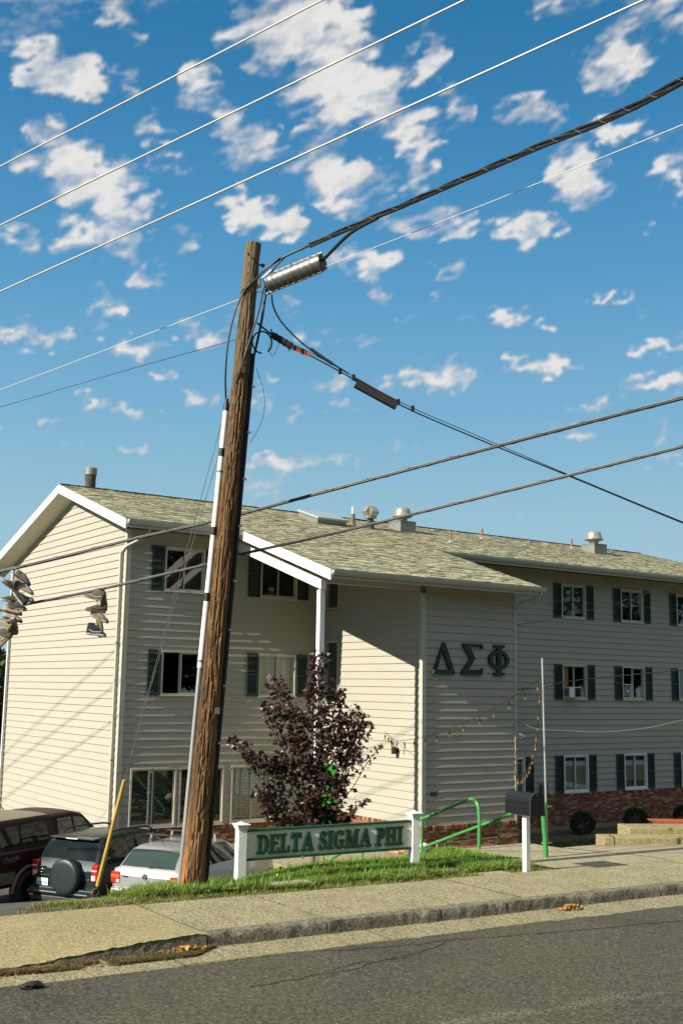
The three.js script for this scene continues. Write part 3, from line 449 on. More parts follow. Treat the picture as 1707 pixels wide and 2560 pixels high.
// ---------- roof ----------
{
  const g = part('roof', house), th = Math.atan(SL), ct = Math.cos(th), st = Math.sin(th);
  const S = (z) => (z - RZ) / ct;
  const r = rng(41), pal = [[0.25, 0.237, 0.145], [0.20, 0.195, 0.12], [0.30, 0.285, 0.175], [0.125, 0.115, 0.07], [0.25, 0.215, 0.125], [0.33, 0.315, 0.205], [0.17, 0.17, 0.115]];
  const P = [], C = [], N = [];
  const pt = (x, s, h) => [x, RY - s * st + h * ct, RZ + s * ct + h * st];
  const quad = (a, b, c, d, col) => { for (const q of [a, b, c, a, c, d]) P.push(...q); const u = b.map((v, i) => v - a[i]), w = d.map((v, i) => v - a[i]); const n = V(...u).cross(V(...w)).normalize(); for (let i = 0; i < 6; i++) { N.push(n.x, n.y, n.z); C.push(...col); } };
  const exp = 0.142, sMain = S(EZ), sPorch = S(PZ) ;
  for (let s = 0; s < sPorch - 0.02; s += exp) {
    const s1 = s + exp, ranges = s1 <= sMain + 0.02 ? [[-OV, HX + s1 * ct]] : [[PX0, PX1]];
    for (const [xa, xb] of ranges) { let x = xa;
      while (x < xb) { const w = Math.min(0.10 + r() * 0.26, xb - x); if (w < 0.01) break;
        const up = r() < 0.5 ? 0.009 : 0.0, hb = 0.012 + up + r() * 0.003, ht = 0.004 + up, c = pal[Math.floor(r() * pal.length)], k = 0.85 + r() * 0.3, col = c.map((v) => v * k * 1.35);
        const a = pt(x, s1 + (r() - 0.5) * 0.008, hb), b = pt(x + w, s1 + (r() - 0.5) * 0.008, hb), d = pt(x, s - 0.02, ht), e = pt(x + w, s - 0.02, ht), a0 = pt(x, s1, 0), b0 = pt(x + w, s1, 0);
        quad(a, b, e, d, col); quad(a0, b0, b, a, col); x += w; } }
  }
  const sg = new THREE.BufferGeometry(); sg.setAttribute('position', new THREE.Float32BufferAttribute(P, 3)); sg.setAttribute('normal', new THREE.Float32BufferAttribute(N, 3)); sg.setAttribute('color', new THREE.Float32BufferAttribute(C, 3));
  const so = mesh('shingles', sg, std({ vertexColors: true, roughness: 0.95 }), g); so.userData.kind = 'stuff';
  const deck = std({ color: rgb(0.17, 0.16, 0.12), roughness: 1 }), t = 0.05;
  const slabF = (x0, x1, z0, z1, hip) => { const a = roofY(z0) - 0.002, b = roofY(z1) - 0.002; return [[[x0, a, z0], [x1, a, z0], [hip ? x1 + (z1 - z0) : x1, b, z1], [x0, b, z1]]].map((q) => quadPoly(q))[0]; };
  mesh('roof_deck', merge([slabF(-OV, HX, RZ, EZ, true), slabF(PX0, PX1, EZ, PZ, false), quadPoly([[-OV, RY, RZ], [HX, RY, RZ], [XE + 0.6, roofY(-10.3), -10.3], [-OV, roofY(-10.3), -10.3]]), quadPoly([[HX, RY, RZ], [HX + EZ - RZ, roofY(EZ), EZ], [XE + 0.6, roofY(-10.3), -10.3]])]), deck, g);
  mesh('ridge_cap', merge(Array.from({ length: 84 }, (_, i) => { const x = -OV + i * 0.298; return bar([x, RY + 0.006, RZ], [x + 0.31, RY + 0.014, RZ], 0.26, 0.012); })), std({ color: rgb(0.16, 0.15, 0.11), roughness: 1 }), g);
  // soffits (painted boards under the overhangs), closed underside
  const sof = [];
  const y1 = (z, d) => roofY(z) - d;
  sof.push(quadPoly([[0.0, y1(0, 0.26), 0], [BX1 + 0.1, y1(0, 0.26), 0], [BX1 + 0.1, y1(EZ, 0.22), EZ - 0.01], [0.0, y1(EZ, 0.22), EZ - 0.01]]), quadPoly([[BX1, y1(0, 0.26), 0], [XE + 0.4, y1(0, 0.26), 0], [XE + 0.4, y1(EZ, 0.22), EZ - 0.01], [BX1, y1(EZ, 0.22), EZ - 0.01]]));
  sof.push(quadPoly([[PX0 + 0.04, y1(EZ, 0.22), EZ - 0.01], [PX1 - 0.02, y1(EZ, 0.22), EZ - 0.01], [PX1 - 0.02, y1(PZ, 0.22), PZ - 0.01], [PX0 + 0.04, y1(PZ, 0.22), PZ - 0.01]]));
  mesh('soffit', merge(sof), M.trim, g);
  // rake soffit in single boards
  for (const [z0, z1] of [[-10.2, RZ], [RZ, EZ - 0.02]]) { const n = Math.round((z1 - z0) / 0.3); for (let i = 0; i < n; i++) { const a = lerp(z0, z1, i / n) + 0.003, b = lerp(z0, z1, (i + 1) / n) - 0.003;
    mesh('soffit_board', quadPoly([[-OV + 0.035, roofY(a) - 0.235, a], [-0.0, roofY(a) - 0.37, a], [-0.0, roofY(b) - 0.37, b], [-OV + 0.035, roofY(b) - 0.235, b]]), M.soffit, g); } }
  // fascias
  const rake = (x0, x1, za, zb, ha, off = 0.0) => prism([[za, roofY(za) + 0.002 - off], [zb, roofY(zb) + 0.002 - off], [zb, roofY(zb) - ha - off], [za, roofY(za) - ha - off]], 'x', x0, x1);
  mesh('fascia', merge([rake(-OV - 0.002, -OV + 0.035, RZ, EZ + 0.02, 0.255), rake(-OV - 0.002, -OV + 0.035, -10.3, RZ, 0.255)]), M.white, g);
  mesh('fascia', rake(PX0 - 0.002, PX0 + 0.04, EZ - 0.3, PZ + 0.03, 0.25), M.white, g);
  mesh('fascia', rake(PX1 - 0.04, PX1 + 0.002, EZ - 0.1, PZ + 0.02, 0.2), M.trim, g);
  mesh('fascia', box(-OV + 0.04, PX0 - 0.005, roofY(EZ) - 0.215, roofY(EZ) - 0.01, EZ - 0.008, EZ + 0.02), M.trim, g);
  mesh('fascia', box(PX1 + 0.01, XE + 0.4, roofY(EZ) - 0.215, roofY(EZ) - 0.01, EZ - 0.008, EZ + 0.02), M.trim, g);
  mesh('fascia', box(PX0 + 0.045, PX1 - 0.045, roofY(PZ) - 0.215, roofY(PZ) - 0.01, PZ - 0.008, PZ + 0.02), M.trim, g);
  const gut = (x0, x1, z, y) => merge([prism([[z, y - 0.11], [z + 0.075, y - 0.11], [z + 0.11, y - 0.05], [z + 0.105, y], [z + 0.125, y + 0.004], [z + 0.125, y - 0.006], [z + 0.118, y - 0.055], [z + 0.08, y - 0.116], [z, y - 0.116]], 'x', x0, x1), quadPoly([[x0, y - 0.11, z], [x0, y - 0.05, z + 0.11], [x0, y, z + 0.11], [x0, y, z]]), quadPoly([[x1, y - 0.11, z], [x1, y - 0.05, z + 0.11], [x1, y, z + 0.11], [x1, y, z]])]);
  mesh('gutter', gut(-OV + 0.05, PX0 - 0.01, EZ + 0.02, roofY(EZ) - 0.02), M.gutterMetal, g);
  mesh('gutter', gut(PX1 + 0.01, XE + 0.4, EZ + 0.02, roofY(EZ) - 0.02), M.gutterMetal, g);
  mesh('gutter', gut(PX0 + 0.03, PX1 + 0.05, PZ + 0.02, roofY(PZ) - 0.02), M.gutterMetal, g);
  // porch beam and post
  const pr = part('porch_frame', house);
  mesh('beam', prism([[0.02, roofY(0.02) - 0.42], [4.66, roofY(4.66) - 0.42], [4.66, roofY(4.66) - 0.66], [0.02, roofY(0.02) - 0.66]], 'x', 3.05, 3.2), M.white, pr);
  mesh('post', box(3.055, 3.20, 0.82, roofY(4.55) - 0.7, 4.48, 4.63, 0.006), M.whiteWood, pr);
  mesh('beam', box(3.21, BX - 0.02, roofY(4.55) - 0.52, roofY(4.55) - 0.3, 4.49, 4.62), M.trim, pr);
  mesh('post_bracket', box(3.205, 3.25, roofY(4.55) - 0.72, roofY(4.55) - 0.45, 4.47, 4.64), M.trim, pr);
}
// downspouts
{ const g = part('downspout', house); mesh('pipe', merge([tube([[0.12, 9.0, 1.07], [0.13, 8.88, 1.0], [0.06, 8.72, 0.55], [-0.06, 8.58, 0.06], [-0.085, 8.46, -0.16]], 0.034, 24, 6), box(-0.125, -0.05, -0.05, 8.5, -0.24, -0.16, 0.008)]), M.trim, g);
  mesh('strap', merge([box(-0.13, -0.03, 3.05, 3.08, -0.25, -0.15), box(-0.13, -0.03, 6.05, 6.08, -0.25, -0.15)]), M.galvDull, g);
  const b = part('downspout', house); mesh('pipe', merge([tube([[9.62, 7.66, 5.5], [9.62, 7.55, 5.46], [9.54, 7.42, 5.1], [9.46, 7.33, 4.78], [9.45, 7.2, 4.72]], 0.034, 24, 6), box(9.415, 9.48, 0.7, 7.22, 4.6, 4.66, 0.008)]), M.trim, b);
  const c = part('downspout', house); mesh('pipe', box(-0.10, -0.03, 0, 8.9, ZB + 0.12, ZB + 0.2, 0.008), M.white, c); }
// roof vents
function onRoof(name, x, z) { const p = part(name, house, [x, roofY(z), z]); return p; }
{ let v = onRoof('flue_pipe', 0.48, -4.1); mesh('pipe', new THREE.CylinderGeometry(0.16, 0.16, 0.62, 20).translate(0, 0.22, 0), M.soot, v); mesh('cap', merge([new THREE.CylinderGeometry(0.185, 0.185, 0.2, 20).translate(0, 0.58, 0), new THREE.CylinderGeometry(0.17, 0.185, 0.02, 20).translate(0, 0.69, 0)]), M.galvDull, v);
  v = onRoof('skylight', 7.7, -2.45); v.rotation.x = Math.atan(SL); mesh('kerb', box(-0.55, 0.55, 0, 0.16, -0.6, 0.6, 0.01), M.galvDull, v); mesh('glazing', box(-0.6, 0.6, 0.165, 0.24, -0.66, 0.66, 0.02), std({ color: rgb(0.30, 0.36, 0.34), roughness: 0.3 }), v);
  v = onRoof('vent_pipe', 8.73, -2.2); mesh('sleeve', merge([new THREE.CylinderGeometry(0.085, 0.085, 0.42, 14).translate(0, 0.19, 0), new THREE.CylinderGeometry(0.105, 0.115, 0.09, 14).translate(0, 0.03, 0)]), M.rust, v); mesh('pipe', new THREE.CylinderGeometry(0.03, 0.03, 0.3, 10).translate(0, 0.5, 0), M.pvc, v);
  v = onRoof('exhaust_hood', 9.38, -2.1); mesh('stack', merge([new THREE.CylinderGeometry(0.10, 0.10, 0.42, 14).translate(0, 0.18, 0), new THREE.CylinderGeometry(0.12, 0.13, 0.14, 14).translate(0, 0.04, 0)]), M.soot, v);
  { const s = [[-0.16, 0.34], [0.16, 0.34], [0.16, 0.42], [0.27, 0.56], [0.14, 0.74], [-0.14, 0.74], [-0.27, 0.56], [-0.16, 0.42]]; mesh('hood', merge([prism(s, 'z', -0.12, 0.12), prism(s.map(([a, b]) => [a, b - 0.004]), 'x', -0.12, 0.12)]), M.aluminium, v); }
  const fan = (x, z, k) => { const v = onRoof('roof_fan', x, z), b = 0.33 * k; mesh('curb', box(-b, b, -0.14, 0.28 * k, -b, b, 0.01), M.galvDull, v); mesh('curb_cap', box(-b - 0.015, b + 0.015, 0.28 * k, 0.30 * k, -b - 0.015, b + 0.015, 0.004), M.galvDull, v);
    mesh('fan_housing', new THREE.LatheGeometry([[0.16, 0.30], [0.17, 0.42], [0.33, 0.455], [0.345, 0.49], [0.34, 0.52], [0.30, 0.53], [0.285, 0.62], [0.25, 0.74], [0.19, 0.79], [0.001, 0.80]].map(([a, c]) => new THREE.Vector2(a * k, c * k)), 28), M.aluminium, v); };
  fan(11.0, -2.5, 1.0); fan(20.4, -2.6, 1.05);
  for (const [x, z] of [[11.94, -1.08], [14.78, -2.73], [19.6, -3.0]]) { const v = onRoof('vent_pipe', x, z); mesh('pipe', new THREE.CylinderGeometry(0.04, 0.04, 0.42, 10).translate(0, 0.17, 0), M.copper, v); mesh('flashing', new THREE.CylinderGeometry(0.05, 0.12, 0.09, 12).translate(0, 0.03, 0), M.galv, v); } }

// ---------- lettering ----------
const serif = await new FontLoader().loadAsync('fonts/droid/droid_serif_bold.typeface.json');
const sans = await new FontLoader().loadAsync('fonts/droid/droid_sans_bold.typeface.json');
function textGeo(str, font, h, depth, bevel = 0) { // cap height h, starts at x=0 on y=0
  const g = new TextGeometry(str, { font, size: 1, depth: 0.2, curveSegments: 5, bevelEnabled: bevel > 0, bevelSize: bevel, bevelThickness: 0.02, bevelSegments: 1 }); g.computeBoundingBox(); const b = g.boundingBox.clone(), k = h / (b.max.y - b.min.y);
  g.translate(-b.min.x, -b.min.y, 0); g.scale(k, k, depth / 0.2); g.userData = { w: (b.max.x - b.min.x) * k }; return g;
}
// Greek letters on the bay front
{
  const Z = BZ + 0.03, y0 = 5.40, H = 0.80, grp = 'Greek letters on the front of the house';
  const ex = (s, x) => { const g = new THREE.ExtrudeGeometry(s, { depth: 0.07, bevelEnabled: true, bevelSize: 0.006, bevelThickness: 0.006, bevelSegments: 1 }); g.translate(x, y0, Z); return g; };
  const poly = (p) => new THREE.Shape(p.map((q) => new THREE.Vector2(...q)));
  const d = poly([[0, 0], [0.74, 0], [0.40, H], [0.34, H]]); d.holes.push(new THREE.Path([[0.12, 0.10], [0.315, 0.62], [0.55, 0.10]].map((q) => new THREE.Vector2(...q))));
  single('wall_letter', 'dark green Greek letter delta fixed to the bay front', 'letter', ex(d, 6.47), M.letterGreen, grp);
  single('wall_letter', 'dark green Greek letter sigma fixed to the bay front', 'letter', ex(poly([[0.02, H], [0.70, H], [0.73, 0.69], [0.69, 0.69], [0.64, 0.74], [0.27, 0.74], [0.44, 0.42], [0.21, 0.12], [0.64, 0.12], [0.70, 0.17], [0.73, 0.17], [0.68, 0], [0.0, 0], [0.0, 0.08], [0.30, 0.41], [0.06, 0.71]]), 7.45), M.letterGreen, grp);
  const ell = new THREE.Shape(); ell.absellipse(0.37, 0.41, 0.36, 0.25, 0, Math.PI * 2); const h = new THREE.Path(); h.absellipse(0.37, 0.41, 0.25, 0.175, 0, Math.PI * 2, true); ell.holes.push(h);
  const eg = ex(ell, 8.38), st = ex(poly([[0.19, 0], [0.55, 0], [0.55, 0.055], [0.44, 0.075], [0.44, 0.725], [0.55, 0.745], [0.55, H], [0.19, H], [0.19, 0.745], [0.30, 0.725], [0.30, 0.075], [0.19, 0.055]]), 8.38); st.translate(0, 0, 0.004);
  single('wall_letter', 'dark green Greek letter phi fixed to the bay front', 'letter', merge([eg, st]), M.letterGreen, grp);
  const num = thing('house_number', 'small dark house number 635 low on the bay front', 'house number', [6.44, 2.33, BZ + 0.022]);
  [...'635'].forEach((c, i) => { const g = textGeo(c, serif, 0.115, 0.012); g.translate(i * 0.083, i === 1 ? -0.008 : 0, 0); mesh('digit', g, M.letterGreen, num); });
  const lamp = thing('wall_lamp', 'small dark cylinder lamp on the sunlit bay wall', 'lamp', [BX - 0.02, 3.42, 3.69]);
  mesh('shade', new THREE.CylinderGeometry(0.07, 0.07, 0.19, 16).translate(-0.13, 0, 0), M.blackMatte, lamp); mesh('bracket', merge([box(-0.075, 0.0, -0.02, 0.02, -0.02, 0.02), box(-0.01, 0.01, -0.06, 0.06, -0.05, 0.05)]), M.blackMatte, lamp);
  const kp = thing('door_keypad', 'small dark keypad beside the green door', 'keypad', [BX - 0.02, 2.37, 1.3]); mesh('case', box(-0.03, 0.01, -0.09, 0.09, -0.06, 0.06, 0.008), M.blackMatte, kp); mesh('button_panel', box(-0.033, -0.0302, 0.01, 0.06, -0.04, 0.04), std({ color: rgb(0.2, 0.06, 0.04), roughness: 0.5 }), kp);
  const fl = thing('flood_light', 'twin-head flood light on the corner of the bay', 'lamp', [9.42, 3.75, BZ + 0.03]); mesh('head', rod([0.02, 0, 0.05], [0.13, 0.06, 0.16], 0.035, 0.05, 12), M.white, fl); mesh('head', rod([-0.02, 0, 0.05], [-0.03, 0.10, 0.17], 0.035, 0.05, 12), M.galv, fl); mesh('mount', box(-0.04, 0.04, -0.04, 0.04, 0, 0.05), M.letterGreen, fl);
}
// things in the windows
{
  const ac = thing('window_air_conditioner', 'white air conditioner sticking out of a window on the right wing', 'air conditioner', [16.28, 4.80, 0]);
  mesh('case', box(-0.30, 0.27, 0, 0.36, -0.15, 0.30, 0.015), M.white, ac); mesh('grille', box(-0.05, 0.24, 0.03, 0.33, 0.301, 0.306), M.blackMatte, ac); mesh('side_louvre', box(-0.306, -0.301, 0.05, 0.31, 0.06, 0.27), M.galvDull, ac);
  single('window_board', 'tan board filling the window above the air conditioner', 'board', box(16.0, 16.35, 5.17, 5.86, -0.13, -0.115), M.board);
  const f = thing('box_fan', 'white box fan standing in an open window of the right wing', 'fan', [19.17, 4.80, -0.05]);
  mesh('frame', merge([box(-0.24, 0.24, 0, 0.03, -0.06, 0.06, 0.01), box(-0.24, 0.24, 0.47, 0.5, -0.06, 0.06, 0.01), box(-0.24, -0.21, 0.03, 0.47, -0.06, 0.06, 0.01), box(0.21, 0.24, 0.03, 0.47, -0.06, 0.06, 0.01)]), M.white, f);
  mesh('grille', merge([...[0.06, 0.11, 0.16, 0.2].map((q) => new THREE.TorusGeometry(q, 0.004, 4, 24).translate(0, 0.25, 0.05)), ...Array.from({ length: 10 }, (_, i) => rod([0, 0.25, 0.05], [0.21 * Math.cos(i * 0.628), 0.25 + 0.21 * Math.sin(i * 0.628), 0.05], 0.003, 0.003, 4))]), M.white, f);
  mesh('hub', new THREE.CylinderGeometry(0.045, 0.045, 0.03, 16).rotateX(Math.PI / 2).translate(0, 0.25, 0.05), M.white, f);
  for (let i = 0; i < 5; i++) mesh('blade', new THREE.CircleGeometry(0.18, 8, i * 1.257, 0.8).translate(0, 0.25, 0), M.galvDull, f);
  const kn = new THREE.Shape(); [[0, 0], [0.2, 0], [0.2, 0.04], [0.16, 0.06], [0.18, 0.16], [0.17, 0.26], [0.12, 0.32], [0.08, 0.34], [0.03, 0.27], [0.0, 0.2], [0.03, 0.17], [0.08, 0.19], [0.03, 0.06], [0, 0.04]].forEach((p, i) => i ? kn.lineTo(...p) : kn.moveTo(...p));
  const kg = new THREE.ExtrudeGeometry(kn, { depth: 0.006, bevelEnabled: false }); kg.translate(4.37, 5.03, -0.085); single('window_cutout', 'white horse-head chess piece cut-out in the curtained window', 'cut-out', kg, M.white);
  single('tissue_box', 'small white and blue box on an upper sill of the right wing', 'box', box(16.56, 16.72, 7.58, 7.76, -0.18, -0.13), M.white);
  single('drink_carton', 'red and white carton on the sill of the upper window under the porch roof', 'carton', box(4.45, 4.58, 7.58, 7.80, -0.2, -0.12), std({ map: tex(32, 0.2, (u, v) => v < 0.5 ? [0.35, 0.03, 0.03] : [0.5, 0.45, 0.4]), roughness: 0.6 }));
}

// ---------- utility pole ----------
const PB = V(-4.4, 2.13, 12.9), PT = V(-3.93, 11.62, 13.25);
const onPole = (t) => PB.clone().lerp(PT, t), poleY = (y) => onPole((y - PB.y) / (PT.y - PB.y));
const pole = thing('utility_pole', 'weathered leaning wooden utility pole in the grass beside the sidewalk', 'utility pole');
{
  const nR = 120, nH = 520, P = [], U = [], I = [], Cc = [], L = PB.distanceTo(PT);
  for (let j = 0; j <= nH; j++) { const t = j / nH, c = onPole(t), R = lerp(0.164, 0.120, Math.pow(t, 0.8)) + 0.012 * Math.pow(1 - t, 14);
    for (let i = 0; i <= nR; i++) { const a = i / nR * Math.PI * 2, ca = Math.cos(a), sa = Math.sin(a), ii = i % nR, aa = ii / nR * Math.PI * 2, h = t * L;
      const cx = Math.cos(aa) * 1.0, cz = Math.sin(aa) * 1.0;
      const rough = lerp(1, 0.5, sstep(0.55, 0.95, t));
      const f1 = fbm(cx * 6 + 3, cz * 6 + h * 0.55, h * 0.9, 4), f2 = fbm(cx * 6.5, cz * 6.5 + 9, h * 6.5, 4), ck = noise3(cx * 5 + 20, cz * 5, h * 0.22);
      const groove = Math.pow(1 - Math.abs(2 * noise3(cx * 7, cz * 7 + 5, h * 1.1) - 1), 6), crack = Math.pow(1 - Math.min(1, Math.abs(ck - 0.5) * 22), 2);
      const pit = sstep(0.53, 0.66, f2);
      const d = (f1 - 0.5) * 0.016 - groove * 0.024 * rough - crack * 0.016 - pit * 0.019 * rough;
      P.push(c.x + ca * (R + d), c.y + (j === nH ? (f2 - 0.5) * 0.03 : 0), c.z + sa * (R + d)); U.push(a * R, h);
      const low = sstep(1.5, 0.25, h + (f1 - 0.5) * 1.2), grey = sstep(5.5, 8.5, h + (f1 - 0.5) * 2);
      let col = mix3([0.075, 0.042, 0.018], [0.20, 0.105, 0.036], sstep(0.36, 0.64, f1 + (f2 - 0.5) * 0.7)); col = mix3(col, [0.165, 0.125, 0.066], grey * 0.75); col = mix3(col, [0.33, 0.185, 0.068], low * 0.85 * sstep(0.3, 0.6, f1)); col = [col[0] * 0.86, col[1] * 0.86, col[2] * 0.88];
      const tar = sstep(0.50, 0.66, fbm(cx * 5.5 + 31, cz * 5.5, h * 2.6 + 13, 4)); col = mix3(col, [0.045, 0.026, 0.013], tar * 0.6 * rough); col = mix3(col, [0.03, 0.02, 0.012], sstep(0.62, 0.74, fbm(cx * 2, cz * 2 + h * 0.3, h * 0.35 + 7, 3)) * 0.45 * (1 - grey)); Cc.push(...col); } }
  for (let j = 0; j < nH; j++) for (let i = 0; i < nR; i++) { const a = j * (nR + 1) + i, b = a + nR + 1; I.push(a, b, a + 1, a + 1, b, b + 1); }
  const top = P.length / 3; P.push(PT.x, PT.y + 0.03, PT.z); U.push(0, 0); Cc.push(0.12, 0.095, 0.05); for (let i = 0; i < nR; i++) I.push(nH * (nR + 1) + i, top, nH * (nR + 1) + i + 1);
  const g = new THREE.BufferGeometry(); g.setAttribute('position', new THREE.Float32BufferAttribute(P, 3)); g.setAttribute('uv', new THREE.Float32BufferAttribute(U, 2)); g.setAttribute('color', new THREE.Float32BufferAttribute(Cc, 3)); g.setIndex(I); g.computeVertexNormals();
  mesh('shaft', g, std({ vertexColors: true, roughness: 0.95 }), pole);
  const off = (y, dx, dz) => { const p = poleY(y); return V(p.x + dx, y, p.z + dz); };
  const cL = (y) => { const q = lerp(0.158, 0.118, Math.pow(clamp((y - PB.y) / (PT.y - PB.y)), 0.8)) + 0.044; return off(y, -0.83 * q, -0.56 * q); };
  mesh('plastic_conduit', rod(cL(9.05), cL(5.25), 0.041, 0.041, 16), M.pvc, pole);
  mesh('conduit_cap', merge([rod(cL(9.02), cL(9.13), 0.048, 0.04, 14), rod(cL(9.13), cL(9.2), 0.03, 0.03, 10)]), M.black, pole);
  for (const y of [8.45, 7.28, 6.32]) mesh('tape_band', rod(cL(y), cL(y - 0.12), 0.045, 0.045, 16), M.black, pole);
  for (const y of [8.12, 5.36]) mesh('strap', rod(cL(y), cL(y - 0.03), 0.048, 0.048, 14), M.galvDull, pole);
  mesh('metal_conduit', rod(cL(5.32), off(2.0, -0.12, -0.15), 0.035, 0.035, 14), M.galv, pole);
  mesh('riser_cable', tube([off(9.9, 0.13, 0.08), off(8.2, 0.145, 0.07), off(6.6, 0.15, 0.07), off(5, 0.155, 0.07), off(2.2, 0.17, 0.07)], 0.034, 40, 8), M.blackMatte, pole);
  mesh('riser_cable', tube([off(9.2, 0.155, 0.03), off(7, 0.175, 0.02), off(6, 0.18, 0.03), off(5.4, 0.17, 0.04)], 0.012, 30, 6), M.black, pole);
  for (const y of [9.4, 8.7, 8.0, 7.3, 6.5, 5.8, 5.0, 4.2]) mesh('cable_clip', box(-0.03, 0.03, -0.015, 0.015, -0.02, 0.02).translate(...off(y, 0.165, 0.1).toArray()), M.galv, pole);
  mesh('bolt', rod(off(11.38, -0.10, 0.10), off(11.40, -0.17, 0.16), 0.012, 0.012, 8), M.iron, pole); mesh('bolt', merge([rod(off(11.32, 0.1, 0), off(11.32, 0.19, 0.01), 0.014, 0.014, 8), rod(off(11.32, 0.17, 0.01), off(11.32, 0.21, 0.012), 0.03, 0.03, 8)]), M.iron, pole);
  mesh('pole_tag', box(-0.035, 0.035, -0.045, 0.045, -0.004, 0.004).translate(...off(5.0 - 0.35, 0.05, 0.165).toArray()), M.galv, pole);
  mesh('wire_bracket', merge([rod(off(6.86, 0.1, 0.05), off(6.86, 0.22, 0.08), 0.02, 0.02, 8), box(-0.03, 0.03, -0.1, 0.1, -0.03, 0.03).translate(...off(6.95, 0.15, 0.05).toArray())]), M.galvDull, pole);
}
// ---------- wires ----------
function extend(a, b, ea, eb) { const A = V(...a), B = V(...b), d = B.clone().sub(A).normalize(); return [A.clone().addScaledVector(d, -ea), A, A.clone().lerp(B, 0.5), B, B.clone().addScaledVector(d, eb)]; }
function twisted(pts, n, R, r, turns, seg) { const c = new THREE.CatmullRomCurve3(pts.map((p) => p.isVector3 ? p : V(...p)), false, 'centripetal'), f = c.computeFrenetFrames(seg), out = []; for (let k = 0; k < n; k++) { const q = []; for (let i = 0; i <= seg; i++) { const a = k / n * Math.PI * 2 + i / seg * turns * Math.PI * 2, p = c.getPointAt(i / seg); p.addScaledVector(f.normals[i], Math.cos(a) * R).addScaledVector(f.binormals[i], Math.sin(a) * R); q.push(p); } out.push(flat(new THREE.TubeGeometry(new THREE.CatmullRomCurve3(q), seg * 2, r, 5))); } return merge(out); }
const WG2 = 'bare wires crossing the top of the sky';
[['w', [-6.74, 13.51, 9.55], [-4.26, 14.29, 15.55], 'uppermost bare wire crossing the sky at the upper left'], ['w', [-6.82, 12.28, 10.04], [-3.85, 13.11, 18.03], 'middle one of the three bare wires across the upper sky'], ['w', [-6.68, 11.26, 9.82], [-2.98, 12.40, 19.99], 'lowest of the three bare wires high above the pole top']].forEach(([, a, b, l]) => single('overhead_wire', l, 'wire', tube(extend(a, b, 32, 14), 0.0135, 60, 7), M.wire, WG2));
single('guy_strand', 'thin pale steel strand running past the pole below the silver closure', 'wire', tube([[-18, 5.6, -14], [-12, 7.7, -2.5], [-6.23, 9.94, 8.65], [-3.96, 10.85, 12.74], [-3.31, 11.08, 14.26], [-1.97, 11.42, 19.65], [-1.2, 11.7, 23]], 0.0062, 80, 6), M.wire);
single('thin_cable', 'thin dark cable from the pole down to the left edge', 'wire', tube([[-11, 8.3, 0], [-6.21, 9.64, 8.66], [-4.92, 10.02, 10.71], [-3.97, 10.21, 12.84]], 0.006, 40, 6), M.cable);
function lashed(name, label, pts, rc, group) { const t = thing(name, label, 'cable', [0, 0, 0], 0, group); mesh('cable', tube(pts, rc, 80, 8), M.cable, t); mesh('messenger_strand', tube(pts.map(([x, y, z]) => [x, y + rc * 1.35, z]), rc * 0.42, 80, 6), M.strand, t); mesh('lashing', twisted(pts.map(([x, y, z]) => [x, y + rc * 0.4, z]), 1, rc * 1.5, rc * 0.11, 34, 500), M.cable, t); return t; }
lashed('lashed_cable', 'upper dark lashed cable passing behind the pole with shoes at its left end', [[-9, 5.9, 3.5], [-6.10, 6.80, 8.90], [-5.37, 7.03, 9.67], [-4.59, 7.29, 10.63], [-3.80, 7.52, 12.0], [-2.50, 7.98, 13.60], [-1.37, 8.39, 15.76], [-0.61, 8.67, 18.46], [0.6, 9.1, 24]], 0.019, 'lashed cables behind the pole');
lashed('lashed_cable', 'lower dark lashed cable at the pole carrying the short chain of shoes', [[-9, 5.3, 3.5], [-6.09, 6.15, 9.01], [-5.83, 6.24, 9.41], [-5.10, 6.45, 10.64], [-4.46, 6.66, 11.57], [-4.02, 6.81, 12.42], [-3.96, 6.87, 12.83], [-2.72, 7.25, 13.93], [-1.18, 7.79, 16.21], [-0.39, 8.11, 18.26], [0.6, 8.6, 23]], 0.016, 'lashed cables behind the pole');
